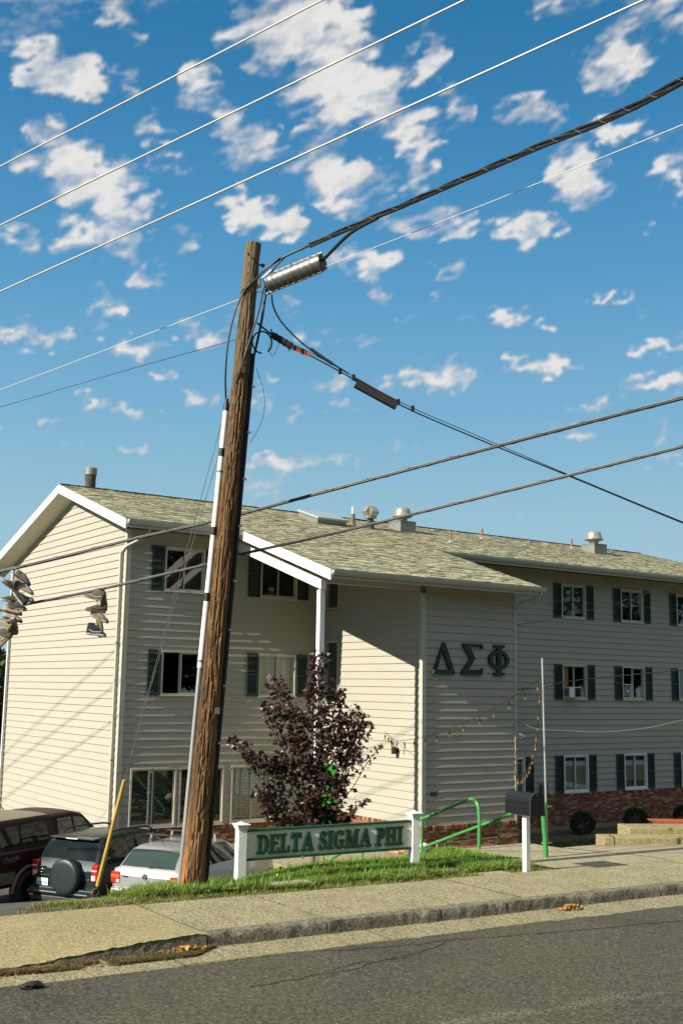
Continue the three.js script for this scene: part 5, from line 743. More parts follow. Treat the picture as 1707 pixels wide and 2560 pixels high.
[[2.2, -0.6, -21, 8.2, 'tall dark tree beyond the far end of the gable wall'], [0.5, -0.8, -33, 8, 'dark tree at the left edge far behind the house']].forEach(([x, y, z, h, l], i) => { const t = thing('tree', l, 'tree', [x, y, z], 0, 'trees behind the house'); mesh('trunk', rod([0, -0.5, 0], [0, h * 0.6, 0], 0.22, 0.1), M.bark, t); mesh('crown', leafyMass([[0, h * 0.55, 0, 2.2, h * 0.36, 2.2, 1], [0.9, h * 0.4, 0.6, 1.6, 1.7, 1.6, 0.6], [-0.9, h * 0.65, -0.3, 1.5, 1.7, 1.5, 0.6]], 7000, 0.2, 70 + i), [midLeaf, darkLeaf][i], t); });

// trees across the street, mirrored in the windows and the parked cars
[[-30, 38, 11], [-21, 41, 13], [-11, 39, 12], [-1, 42, 13], [9, 39, 11], [20, 42, 13], [31, 39, 14], [43, 41, 15], [56, 40, 15], [70, 44, 16], [-40, 4, 10], [-44, 13, 11], [-41, 22, 10]].forEach(([x, z, h], i) => { const t = thing('tree', ['leafy tree across the street far to the left', 'tall leafy tree across the street left of the viewpoint', 'leafy tree across the street straight behind the viewpoint', 'tall leafy tree across the street right of the viewpoint', 'leafy tree across the street opposite the mailbox', 'tall leafy tree across the street far to the right', 'first leafy tree beyond the right end of the trees across the street', 'second leafy tree beyond the right end of the trees across the street', 'third leafy tree beyond the right end of the trees across the street', 'last leafy tree at the right end of the trees across the street', 'leafy tree down the street to the left beside the parking lot', 'leafy tree down the street to the left of the driveway', 'leafy tree down the street to the left beside the road'][i], 'tree', [x, 2.4, z], 0, 'trees across the street'); mesh('trunk', rod([0, -0.5, 0], [0, h * 0.6, 0], 0.25, 0.1), M.bark, t); mesh('crown', leafyMass([[0, h * 0.58, 0, 4.6, h * 0.42, 4.2, 1], [2.4, h * 0.4, 0.6, 3, 3, 3, 0.5], [-2.4, h * 0.45, -0.3, 3, 3, 3, 0.5]], 5000, 0.42, 170 + i), [midLeaf, darkLeaf][i % 2], t); });

// ---------- lawn ----------
const inBerm = (x, z) => { // where grass grows beside the walk
  if (z > 13.86 || z < 8.6) return false;
  const left = -7.5 + (13.86 - z) * 1.3 - 0.25 * (fbm(z * 3, x, 1, 2) - 0.5); if (x < left) return false;
  const right = 1.78 + (z < 12.3 ? 0.55 : 0) + 0.35 * (fbm(z * 4, 4, 1, 3) - 0.5); if (x > right) return false;
  if (Math.hypot(x + 0.1, z - 13.05) < 0.38) return false;
  if (x > 0.22 && x < 0.78 && z > 13.52) return false; if (x > -3.48 && x < -2.72 && z > 13.18 && z < 13.48) return false; return true; };
{
  const r = rng(900), tuft = (n, h, w, spread, seed) => { const q = rng(seed), P = []; for (let i = 0; i < n; i++) { const a = q() * 6.283, R = spread * q(), bx = Math.cos(a) * R, bz = Math.sin(a) * R, la = q() * 6.283, lean = 0.25 + q() * 0.6, H = h * (0.55 + q() * 0.6), dx = Math.cos(la), dz = Math.sin(la), sx = -dz * w, sz = dx * w; const p0 = [bx - sx, 0, bz - sz], p1 = [bx + sx, 0, bz + sz], m0 = [bx - sx * 0.8 + dx * lean * H * 0.3, H * 0.6, bz - sz * 0.8 + dz * lean * H * 0.3], m1 = [bx + sx * 0.8 + dx * lean * H * 0.3, H * 0.6, bz + sz * 0.8 + dz * lean * H * 0.3], t = [bx + dx * lean * H, H * (1 - lean * 0.25), bz + dz * lean * H]; P.push(...p0, ...p1, ...m1, ...p0, ...m1, ...m0, ...m0, ...m1, ...t); } const g = new THREE.BufferGeometry(); g.setAttribute('position', new THREE.Float32BufferAttribute(P, 3)); g.computeVertexNormals(); return g; };
  const gm = phys({ color: 0xffffff, roughness: 0.6, transmission: 0.25, thickness: 0 });
  const sets = [[tuft(9, 0.11, 0.0035, 0.05, 1), []], [tuft(8, 0.16, 0.004, 0.05, 2), []], [tuft(9, 0.06, 0.003, 0.05, 3), []]];
  for (let i = 0; i < 46000; i++) { const x = -7.6 + r() * 10.2, z = 8.6 + Math.pow(r(), 0.6) * 5.3; if (!inBerm(x, z)) continue; const dist = 13.86 - z, n = fbm(x * 1.6, z * 1.6, 3, 3); const worn = sstep(0.85, 0.15, dist + (n - 0.5) * 1.3) , leftDry = sstep(-4.2, -6.2, x);
    if (worn > 0.5 && r() < worn * 0.8) continue; if (leftDry > 0.2 && n < 0.42 && r() < 0.6) continue;
    const dry = clamp(worn * 0.75 + leftDry * 0.55 + (n - 0.5) * 0.5); const k = dry > 0.55 || leftDry > 0.6 ? 2 : (Math.hypot(x + 4.2, z - 12.9) < 1.0 || r() < 0.2) && z > 11.3 ? 1 : 0; let col = mix3([0.11, 0.22, 0.008], [0.19, 0.32, 0.012], r()); col = mix3(col, [0.19, 0.145, 0.045], dry * (0.5 + r() * 0.5)); sets[k][1].push([x, z, 0.7 + r() * 0.6, r() * 6.28, col]); }
  // moss and dry grass in the kerb cut, along the joints
  for (let i = 0; i < 5200; i++) { const x = -8.9 + r() * 3.3, w = 0.02 + 0.26 * sstep(-9.2, -7.0, x) * sstep(-5.55, -6.0, x), z = ZK + 0.03 + w * r(); const n = fbm(x * 5, z * 5, 8, 3); if (n < 0.42) continue; sets[2][1].push([x, z, 0.45 + r() * 0.4, r() * 6.28, mix3([0.07, 0.085, 0.012], [0.17, 0.10, 0.025], r() * 0.9), streetY(x) - 0.15]); }
  for (let i = 0; i < 5200; i++) { const x = -9 + r() * 17, z = ZG - 0.01 + (r() - 0.5) * 0.09 * fbm(x * 1.5, 3, 2, 3) * 2; if (fbm(x * 1.1, 9, 4, 3) < 0.46) continue; sets[2][1].push([x, z, 0.2 + r() * 0.22, r() * 6.28, mix3([0.08, 0.10, 0.014], [0.18, 0.13, 0.03], r()), streetY(x) - 0.168]); }
  for (let i = 0; i < 900; i++) { const k = Math.floor(r() * 7), xs = [-5.66, -4.0, -2.35, -0.72, 0.9, 2.55, 4.2][k], along = r(); const x = r() < 0.5 ? xs + (r() - 0.5) * 0.03 : -5 + r() * 12, z = x === xs ? lerp(ZI, ZK, along) : (Math.abs(x - xs) < 0.03 ? lerp(ZI, ZK - 0.2, along) : ZK - 0.165 + (r() - 0.5) * 0.03); if (fbm(x * 2, z * 2, 14, 2) < 0.53) continue; sets[2][1].push([x, z, 0.25 + r() * 0.3, r() * 6.28, [0.09, 0.12, 0.02], streetY(x) - 0.005]); }
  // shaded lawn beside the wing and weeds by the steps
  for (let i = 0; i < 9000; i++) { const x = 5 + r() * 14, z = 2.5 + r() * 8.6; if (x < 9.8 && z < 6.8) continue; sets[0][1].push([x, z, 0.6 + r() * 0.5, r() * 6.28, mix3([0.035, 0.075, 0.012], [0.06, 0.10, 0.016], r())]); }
  const M4 = new THREE.Matrix4(), Q = new THREE.Quaternion();
  sets.forEach(([g, list], k) => { const o = new THREE.InstancedMesh(g, gm, list.length); o.name = ['lawn_grass', 'tall_grass', 'dry_grass'][k]; o.userData = { kind: 'stuff', label: ['green lawn grass between the sidewalk and the sign', 'taller grass round the pole base and the sign', 'short dry grass and moss along the walk and kerb'][k], category: 'grass' };
    list.forEach(([x, z, s, a, c, y], i) => { M4.compose(V(x, (y ?? groundY(x, z)) - 0.004, z), Q.setFromAxisAngle(V(0, 1, 0), a), V(s, s, s)); o.setMatrixAt(i, M4); o.setColorAt(i, rgb(...c)); }); o.castShadow = o.receiveShadow = true; scene.add(o); });
  // clover and broad weeds
  const cg = (() => { const P = []; for (let k = 0; k < 3; k++) { const a = k * 2.094, c = (x, y) => [Math.cos(a) * x - Math.sin(a) * y, 0.012 * x / 0.03, Math.sin(a) * x + Math.cos(a) * y]; P.push(...c(0, 0), ...c(0.022, 0.014), ...c(0.034, 0), ...c(0, 0), ...c(0.034, 0), ...c(0.022, -0.014)); } const g = new THREE.BufferGeometry(); g.setAttribute('position', new THREE.Float32BufferAttribute(P, 3)); g.computeVertexNormals(); return g; })();
  const cl = []; for (let i = 0; i < 9000; i++) { const x = -4.5 + r() * 6.6, z = 11.2 + r() * 2.5; if (!inBerm(x, z) || fbm(x * 1.3, z * 1.3, 22, 3) < (x > -0.2 ? 0.42 : 0.56) || 13.86 - z < 0.35) continue; cl.push([x, z]); }
  const co = new THREE.InstancedMesh(cg, leafy([0.10, 0.22, 0.018]), cl.length); co.name = 'clover'; co.userData = { kind: 'stuff', label: 'bright clover patches in the lawn by the mailbox', category: 'clover' }; cl.forEach(([x, z], i) => { M4.compose(V(x, groundY(x, z) + 0.03 + r() * 0.07, z), Q.setFromEuler(new THREE.Euler((r() - 0.5) * 0.9, r() * 6.28, (r() - 0.5) * 0.9)), V(1, 1, 1).multiplyScalar(0.7 + r() * 0.7)); co.setMatrixAt(i, M4); }); scene.add(co);
  // fallen leaves: heaps in the gutter
  const heap = (label, cx, cz, n, sx, sz, h, mats) => { const t = thing('leaf_heap', label, 'fallen leaves'), a = mats.map(() => []); for (let i = 0; i < n; i++) { const q = (r() + r() + r() - 1.5) / 1.5, w = (r() + r() - 1), x = cx + q * sx, z = cz + w * sz, y = streetY(x) - 0.15 + h * (1 - Math.abs(q)) * r(), m = leafMatrix(V(x, y, z), V(r() - 0.5, (r() - 0.5) * 0.5, r() - 0.5), 0.04 + r() * 0.035, r); const g = mapleShape.clone(); g.applyMatrix4(m); a[Math.floor(r() * mats.length)].push(g); } a.forEach((b, i) => { if (b.length) { const o = mesh('leaves', merge(b), mats[i], t); o.userData.kind = 'stuff'; } }); };
  const dl = [[0.36, 0.19, 0.03], [0.26, 0.11, 0.025], [0.42, 0.27, 0.06]].map(leafy);
  heap('small heap of yellow-brown leaves in the gutter on the right', -0.12, 15.93, 150, 0.32, 0.07, 0.06, dl); heap('dry brown leaves in the kerb corner at the driveway', -5.95, 15.86, 170, 0.45, 0.07, 0.06, dl); heap('scattered brown leaves along the kerb cut at the driveway', -7.6, 15.95, 160, 1.0, 0.09, 0.01, [dl[1], dl[0]]);
  // dandelion stalks
  const dd = [[-3.75, 12.75, 0.30, 'pale dandelion seed head on a stalk in the grass beside the sign post', M.white], [-2.45, 12.6, 0.34, 'tall dry dandelion stalk in front of the sign letters', M.strand], [-2.85, 12.55, 0.14, 'yellow dandelion flower at the foot of the left sign post', std({ color: rgb(0.7, 0.5, 0.02), roughness: 0.8 })]];
  for (const [x, z, h, l, m] of dd) { const t = thing('dandelion', l, 'weed', [x, groundY(x, z), z]); mesh('stalk', tube([[0, 0, 0], [0.01, h * 0.5, 0.01], [0.04, h, 0.02]], 0.004, 8, 5), std({ color: rgb(0.28, 0.24, 0.10), roughness: 0.9 }), t); mesh('flower_head', new THREE.IcosahedronGeometry(0.02, 1).translate(0.04, h + 0.01, 0.02), m, t); }
}

// ---------- cars ----------
// station: x from the rear, underside, belt, roof, half width, roof half width
function carShape(st) {
  const sec = ([, yb, yw, yr, wm, wr]) => [[0, yr], [wr * 0.5, yr - 0.006], [wr * 0.9, lerp(yw, yr, 0.965)], [lerp(wm * 0.95, wr, 0.92), lerp(yw, yr, 0.88)], [wm * 0.955, yw], [wm * 0.99, lerp(yb, yw, 0.80)], [wm, lerp(yb, yw, 0.48)], [wm * 0.975, yb + 0.10], [wm * 0.88, yb], [0, yb]];
  const at = (x, t) => { let i = 0; while (i < st.length - 2 && x > st[i + 1][0]) i++; const k = clamp((x - st[i][0]) / (st[i + 1][0] - st[i][0])), A = sec(st[i]), B = sec(st[i + 1]), T = Math.min(8.999, Math.abs(t)), j = Math.floor(T), f = T - j, P = (S) => [lerp(S[j][0], S[j + 1][0], f), lerp(S[j][1], S[j + 1][1], f)], a = P(A), b = P(B); return V(x, lerp(a[1], b[1], k), (t < 0 ? -1 : 1) * lerp(a[0], b[0], k)); };
  const body = () => { const P = [], I = [], n = st.length, m = 19; st.forEach((s) => { const S = sec(s); for (let j = -9; j <= 9; j++) { const q = S[Math.abs(j)]; P.push(s[0], q[1], (j < 0 ? -1 : 1) * q[0]); } }); for (let i = 0; i < n - 1; i++) for (let j = 0; j < m - 1; j++) { const a = i * m + j, b = a + m; I.push(a, a + 1, b, a + 1, b + 1, b); } for (const i of [0, n - 1]) { const c = P.length / 3, S = st[i]; P.push(S[0], (S[1] + S[3]) / 2, 0); for (let j = 0; j < m - 1; j++) I.push(c, i * m + j, i * m + j + 1); }
    const g = new THREE.BufferGeometry(); g.setAttribute('position', new THREE.Float32BufferAttribute(P, 3)); g.setIndex(I); g.computeVertexNormals(); const q = toCreasedNormals(g, 0.75); q.setAttribute('uv', new THREE.Float32BufferAttribute(new Float32Array(q.attributes.position.count * 2), 2)); return q; };
  // patch with corners (x,t) in order: a b / d c, pushed out by o from the body
  const patch = (a, b, c, d, o = 0.006, n = 8) => { const P = [], I = []; const E = 0.01; for (let i = 0; i <= n; i++) for (let j = 0; j <= n; j++) { const u = i / n, v = j / n, x = lerp(lerp(a[0], b[0], u), lerp(d[0], c[0], u), v), t = lerp(lerp(a[1], b[1], u), lerp(d[1], c[1], u), v), p = at(x, t), nx = at(x + E, t).sub(at(x - E, t)), nt = at(x, t + 0.05).sub(at(x, t - 0.05)), nn = nx.cross(nt).normalize(); const out = V(p.x - (st[0][0] + st[st.length - 1][0]) / 2, p.y - 0.8, p.z); if (nn.dot(V(Math.abs(nn.x) > 0.5 ? out.x : 0, out.y, out.z)) < 0) nn.negate(); p.addScaledVector(nn, o); P.push(p.x, p.y, p.z); } for (let i = 0; i < n; i++) for (let j = 0; j < n; j++) { const q = i * (n + 1) + j; I.push(q, q + 1, q + n + 1, q + 1, q + n + 2, q + n + 1); } const g = new THREE.BufferGeometry(); g.setAttribute('position', new THREE.Float32BufferAttribute(P, 3)); g.setAttribute('uv', new THREE.Float32BufferAttribute(new Float32Array(P.length / 3 * 2), 2)); g.setIndex(I); g.computeVertexNormals(); return g; };
  return { at, body, patch };
}
const paintM = (c, metal = 0.3) => phys({ color: rgb(...c), roughness: 0.42, metalness: metal, clearcoat: 0.5, clearcoatRoughness: 0.06 });
const carGlass = phys({ color: rgb(0.010, 0.014, 0.014), roughness: 0.03, metalness: 0, specularIntensity: 0.55 }), greenGlass = phys({ color: rgb(0.022, 0.045, 0.038), roughness: 0.03 });
const lampRed = phys({ color: rgb(0.42, 0.012, 0.01), roughness: 0.12, clearcoat: 1 }), lampOrange = phys({ color: rgb(0.55, 0.11, 0.02), roughness: 0.12, clearcoat: 1 }), lampClear = phys({ color: rgb(0.62, 0.6, 0.56), roughness: 0.15, clearcoat: 1 });
const chrome = std({ color: rgb(0.6, 0.6, 0.6), roughness: 0.2, metalness: 1 }), plasticDark = std({ color: rgb(0.02, 0.02, 0.021), roughness: 0.6 }), rubber = std({ color: rgb(0.015, 0.015, 0.015), roughness: 0.85 });
function wheel(car, x, y, z, R, w) { const g = part('wheel', car, [x, y, z]), s = z > 0 ? 1 : -1; mesh('tyre', new THREE.LatheGeometry([[R * 0.62, -w / 2], [R * 0.9, -w / 2], [R, -w * 0.36], [R, w * 0.36], [R * 0.9, w / 2], [R * 0.62, w / 2], [R * 0.6, 0]].map((q) => new THREE.Vector2(...q)), 36).rotateX(Math.PI / 2), rubber, g);
  const sp = [new THREE.CylinderGeometry(R * 0.15, R * 0.15, 0.05, 16).rotateX(Math.PI / 2), new THREE.TorusGeometry(R * 0.6, R * 0.045, 6, 32)]; for (let i = 0; i < 5; i++) { const b = new THREE.BoxGeometry(R * 0.52, R * 0.17, 0.03); b.translate(R * 0.33, 0, 0); b.rotateZ(i * 1.2566 + 0.3); sp.push(b); } mesh('rim', merge(sp).translate(0, 0, s * w * 0.38), chrome, g); mesh('brake_disc', new THREE.CylinderGeometry(R * 0.55, R * 0.55, 0.02, 20).rotateX(Math.PI / 2).translate(0, 0, s * w * 0.1), plasticDark, g); }
function plateTex(draw, w, h) { const c = document.createElement('canvas'); c.width = w; c.height = h; const x = c.getContext('2d'); draw(x, w, h); const t = new THREE.CanvasTexture(c); t.colorSpace = THREE.SRGBColorSpace; return t; }
const HEAD = Math.atan2(0.5, 0.866); // heading (.866, 0, -.5)
// silver hatchback
{
  const car = thing('hatchback_car', 'silver hatchback parked behind the pole and the sign', 'car', [-1.56, 0.23, 5.31], HEAD);
  const S = carShape([[-0.03, 0.36, 0.80, 0.84, 0.74, 0.66], [0.0, 0.30, 0.915, 0.955, 0.83, 0.70], [0.05, 0.26, 0.955, 1.0, 0.855, 0.69], [0.22, 0.24, 0.965, 1.21, 0.865, 0.635], [0.40, 0.22, 0.965, 1.365, 0.867, 0.60], [0.56, 0.22, 0.965, 1.41, 0.867, 0.585], [1.5, 0.22, 0.955, 1.44, 0.867, 0.575], [2.15, 0.22, 0.945, 1.415, 0.867, 0.56], [2.5, 0.22, 0.94, 1.30, 0.865, 0.55], [3.05, 0.22, 0.925, 0.985, 0.86, 0.66], [3.6, 0.22, 0.87, 0.93, 0.85, 0.66], [4.0, 0.26, 0.74, 0.80, 0.80, 0.6], [4.12, 0.34, 0.62, 0.66, 0.7, 0.5]]);
  const silver = paintM([0.34, 0.345, 0.35], 0.5); mesh('body', S.body(), silver, car);
  mesh('rear_window', S.patch([0.065, -2.62], [0.365, -2.5], [0.365, 2.5], [0.065, 2.62], 0.008, 14), greenGlass, car);
  for (const s of [1, -1]) { mesh('side_window', S.patch([0.78, 3.92 * s], [0.86, 3.02 * s], [1.18, 2.98 * s], [1.22, 3.92 * s], 0.006), carGlass, car); mesh('side_window', S.patch([1.27, 3.92 * s], [1.24, 2.98 * s], [2.12, 3.0 * s], [2.62, 3.88 * s], 0.006), carGlass, car);
    const tl = part('tail_light', car, [0, 0, 0]); const L = box(-0.045, 0.10, 0.66, 0.90, 0, 0.245, 0.03); L.translate(0, 0, s > 0 ? 0.615 : -0.86); mesh('lens', L, lampRed, tl); mesh('turn_lens', box(-0.051, 0.02, 0.775, 0.845, s > 0 ? 0.63 : -0.845, s > 0 ? 0.845 : -0.63, 0.008), lampOrange, tl); mesh('reverse_lens', box(-0.05, 0.0, 0.685, 0.745, s > 0 ? 0.63 : -0.71, s > 0 ? 0.71 : -0.63, 0.008), lampClear, tl);
    mesh('mirror', box(2.42, 2.56, 0.94, 1.07, s > 0 ? 0.88 : -1.04, s > 0 ? 1.04 : -0.88, 0.03), silver, car);
    wheel(car, 0.72, 0.30, 0.76 * s, 0.30, 0.19); wheel(car, 3.23, 0.30, 0.76 * s, 0.30, 0.19); }
  mesh('windscreen', S.patch([2.2, -2.5], [2.98, -2.6], [2.98, 2.6], [2.2, 2.5], 0.006), carGlass, car);
  mesh('bumper', box(-0.10, 0.25, 0.30, 0.60, -0.84, 0.84, 0.07), silver, car);
  mesh('wiper', merge([rod([0.02, 1.03, 0.03], [0.10, 1.06, 0.42], 0.012, 0.007, 6), rod([0.06, 1.045, 0.0], [0.13, 1.085, 0.46], 0.006, 0.005, 5)]), plasticDark, car);
  mesh('handle_recess', box(-0.035, -0.01, 0.635, 0.69, -0.10, 0.11, 0.01), plasticDark, car); mesh('boot_handle', box(-0.042, -0.02, 0.66, 0.70, -0.11, 0.12, 0.008), silver, car);
  const em = part('emblem', car, [-0.037, 0.845, 0]); em.rotation.y = -Math.PI / 2; const vw = [new THREE.TorusGeometry(0.058, 0.006, 6, 28)]; const ln = (a, b) => vw.push(bar([a[0], a[1], 0], [b[0], b[1], 0], 0.010, 0.008, V(0, 0, 1))); ln([-0.027, 0.05], [0, 0.006]); ln([0, 0.006], [0.027, 0.05]); ln([-0.052, 0.024], [-0.022, -0.048]); ln([-0.022, -0.048], [0, -0.008]); ln([0, -0.008], [0.022, -0.048]); ln([0.022, -0.048], [0.052, 0.024]); mesh('badge_ring', merge(vw), std({ color: rgb(0.10, 0.10, 0.11), roughness: 0.3, metalness: 0.8 }), em); mesh('badge_back', new THREE.CylinderGeometry(0.056, 0.056, 0.006, 24).rotateX(Math.PI / 2).translate(0, 0, -0.006), std({ color: rgb(0.35, 0.36, 0.37), roughness: 0.3, metalness: 0.7 }), em);
  const tg = textGeo('GOLF', sans, 0.032, 0.006); tg.scale(1.25, 1, 1); tg.rotateY(-Math.PI / 2); tg.translate(-0.036, 0.80, -0.55); mesh('lettering', tg, plasticDark, car);
  const rk = part('roof_rack', car); for (const x of [0.95, 1.75]) { mesh('crossbar', box(x - 0.02, x + 0.02, 1.545, 1.575, -0.66, 0.66, 0.008), plasticDark, rk); for (const s of [1, -1]) mesh('rack_foot', bar([x, 1.40, 0.58 * s], [x, 1.55, 0.55 * s], 0.04, 0.05), M.galvDull, rk); }
  mesh('aerial', rod([0.62, 1.42, 0], [0.45, 1.62, 0.0], 0.006, 0.003, 5), plasticDark, car);
  mesh('headrest', box(0.9, 1.0, 1.0, 1.2, 0.25, 0.5, 0.04), plasticDark, car);
}
// dark green suv
{
  const car = thing('suv_car', 'dark green sport utility car with a spare wheel on its rear door', 'car', [-2.58, 0.06, 3.46], HEAD);
  const S = carShape([[-0.03, 0.46, 0.95, 0.99, 0.80, 0.72], [0.0, 0.40, 1.03, 1.08, 0.875, 0.76], [0.06, 0.34, 1.055, 1.16, 0.90, 0.75], [0.26, 0.30, 1.06, 1.56, 0.905, 0.68], [0.42, 0.30, 1.06, 1.645, 0.907, 0.66], [1.6, 0.30, 1.05, 1.68, 0.907, 0.65], [2.3, 0.30, 1.04, 1.63, 0.907, 0.63], [3.05, 0.30, 1.02, 1.09, 0.90, 0.70], [3.8, 0.32, 0.95, 1.01, 0.88, 0.70], [4.1, 0.36, 0.78, 0.84, 0.82, 0.6], [4.22, 0.42, 0.66, 0.7, 0.7, 0.5]]);
  const pm = paintM([0.008, 0.018, 0.020], 0.35); mesh('body', S.body(), pm, car);
  mesh('rear_window', S.patch([0.075, -2.55], [0.245, -2.5], [0.245, 2.5], [0.075, 2.55], 0.01, 14), carGlass, car);
  for (const s of [1, -1]) { mesh('side_window', S.patch([0.36, 3.9 * s], [0.50, 3.02 * s], [1.1, 3.0 * s], [1.12, 3.92 * s], 0.006), carGlass, car); mesh('side_window', S.patch([1.18, 3.92 * s], [1.16, 3.0 * s], [2.2, 3.0 * s], [2.8, 3.9 * s], 0.006), carGlass, car);
    const tl = part('tail_light', car); mesh('lens', box(-0.055, 0.14, 0.78, 1.14, s > 0 ? 0.71 : -0.895, s > 0 ? 0.895 : -0.71, 0.045), lampRed, tl); mesh('turn_lens', box(-0.06, 0.03, 1.0, 1.03, s > 0 ? 0.74 : -0.87, s > 0 ? 0.87 : -0.74, 0.008), lampClear, tl); mesh('reverse_lens', box(-0.062, 0.04, 0.81, 0.92, s > 0 ? 0.73 : -0.84, s > 0 ? 0.84 : -0.73, 0.015), lampClear, tl); mesh('reflector', box(-0.145, -0.10, 0.40, 0.455, s > 0 ? 0.72 : -0.84, s > 0 ? 0.84 : -0.72, 0.005), lampRed, tl);
    mesh('roof_rail', tube([[0.55, 1.60, 0.60 * s], [0.66, 1.70, 0.60 * s], [1.5, 1.735, 0.585 * s], [2.2, 1.69, 0.57 * s], [2.35, 1.61, 0.57 * s]], 0.022, 30, 7), plasticDark, car);
    wheel(car, 0.78, 0.345, 0.79 * s, 0.345, 0.22); wheel(car, 3.4, 0.345, 0.79 * s, 0.345, 0.22); }
  mesh('windscreen', S.patch([2.35, -2.5], [3.0, -2.6], [3.0, 2.6], [2.35, 2.5], 0.006), carGlass, car);
  mesh('spoiler', box(0.16, 0.42, 1.59, 1.63, -0.6, 0.6, 0.018), pm, car); mesh('brake_light', box(0.15, 0.17, 1.595, 1.62, -0.16, 0.16, 0.006), lampClear, car);
  mesh('bumper', box(-0.13, 0.3, 0.44, 0.63, -0.885, 0.885, 0.05), pm, car); mesh('lower_bumper', box(-0.11, 0.25, 0.30, 0.44, -0.86, 0.86, 0.04), plasticDark, car); mesh('bumper_trim', box(-0.137, -0.12, 0.505, 0.525, -0.7, 0.7, 0.004), std({ color: rgb(0.25, 0.27, 0.28), roughness: 0.3 }), car);
  const sp = part('spare_wheel', car, [-0.03, 0.86, 0.12]); mesh('cover', new THREE.LatheGeometry([[0.001, 0.215], [0.27, 0.21], [0.345, 0.20], [0.375, 0.17], [0.382, 0.10], [0.382, 0.0]].map((q) => new THREE.Vector2(...q)), 48).rotateZ(Math.PI / 2), std({ color: rgb(0.010, 0.022, 0.022), roughness: 0.42 }), sp); mesh('tyre', new THREE.CylinderGeometry(0.34, 0.34, 0.06, 40).rotateZ(Math.PI / 2).translate(-0.03, 0, 0), rubber, sp);
  mesh('crease', tube([[-0.204, -0.06, -0.2], [-0.207, 0.02, -0.08], [-0.207, 0.07, 0.06], [-0.205, 0.09, 0.2]], 0.007, 20, 5), std({ color: rgb(0.010, 0.022, 0.022), roughness: 0.42 }), sp);
  mesh('number_plate', (() => { const g = new THREE.PlaneGeometry(0.305, 0.155); g.rotateY(-Math.PI / 2); g.translate(-0.062, 0.70, -0.56); return g; })(), std({ map: plateTex((x, w, h) => { x.fillStyle = '#e6e8e4'; x.fillRect(0, 0, w, h); x.fillStyle = '#c9d6e2'; x.fillRect(0, h * 0.55, w, h * 0.3); x.fillStyle = '#b0343a'; x.font = 'bold 26px sans-serif'; x.textAlign = 'center'; x.fillText('WASHINGTON', w * 0.45, 34); x.fillStyle = '#2c5fb0'; x.fillRect(w * 0.76, 8, 40, 26); x.fillStyle = '#1d4f94'; x.font = 'bold 84px sans-serif'; x.fillText('BYU5888', w / 2, h * 0.80); x.strokeStyle = '#7b8a80'; x.lineWidth = 6; x.strokeRect(3, 3, w - 6, h - 6); }, 400, 200), roughness: 0.5 }), car);
  mesh('plate_frame', merge([box(-0.066, -0.05, 0.615, 0.625, -0.72, -0.40), box(-0.066, -0.05, 0.778, 0.788, -0.72, -0.40)]), chrome, car);
  mesh('plate_light_bar', box(-0.07, 0.0, 0.81, 0.85, -0.78, -0.28, 0.012), pm, car); mesh('door_handle', box(-0.062, -0.03, 1.0, 1.025, -0.72, -0.5, 0.008), plasticDark, car);
  const em = part('emblem', car, [-0.05, 0.925, -0.60]); em.rotation.y = -Math.PI / 2; const e = (rx, ry, dy) => { const g = new THREE.TorusGeometry(1, 0.09, 5, 30); g.scale(rx, ry, 0.05); g.translate(0, dy, 0); return g; }; mesh('badge_ring', merge([e(0.062, 0.042, 0), e(0.022, 0.040, 0), e(0.042, 0.017, 0.018)]), chrome, em);
  for (const [s, y, z] of [['RAV4', 0.865, -0.69], ['4WD', 0.80, 0.56]]) { const tg = textGeo(s, sans, 0.035, 0.006); tg.scale(1.15, 1, 1); tg.rotateY(-Math.PI / 2); tg.translate(-0.045, y, z); mesh('lettering', tg, chrome, car); }
  mesh('wiper', rod([0.09, 1.19, -0.35], [0.10, 1.22, -0.12], 0.010, 0.007, 6), plasticDark, car);
}
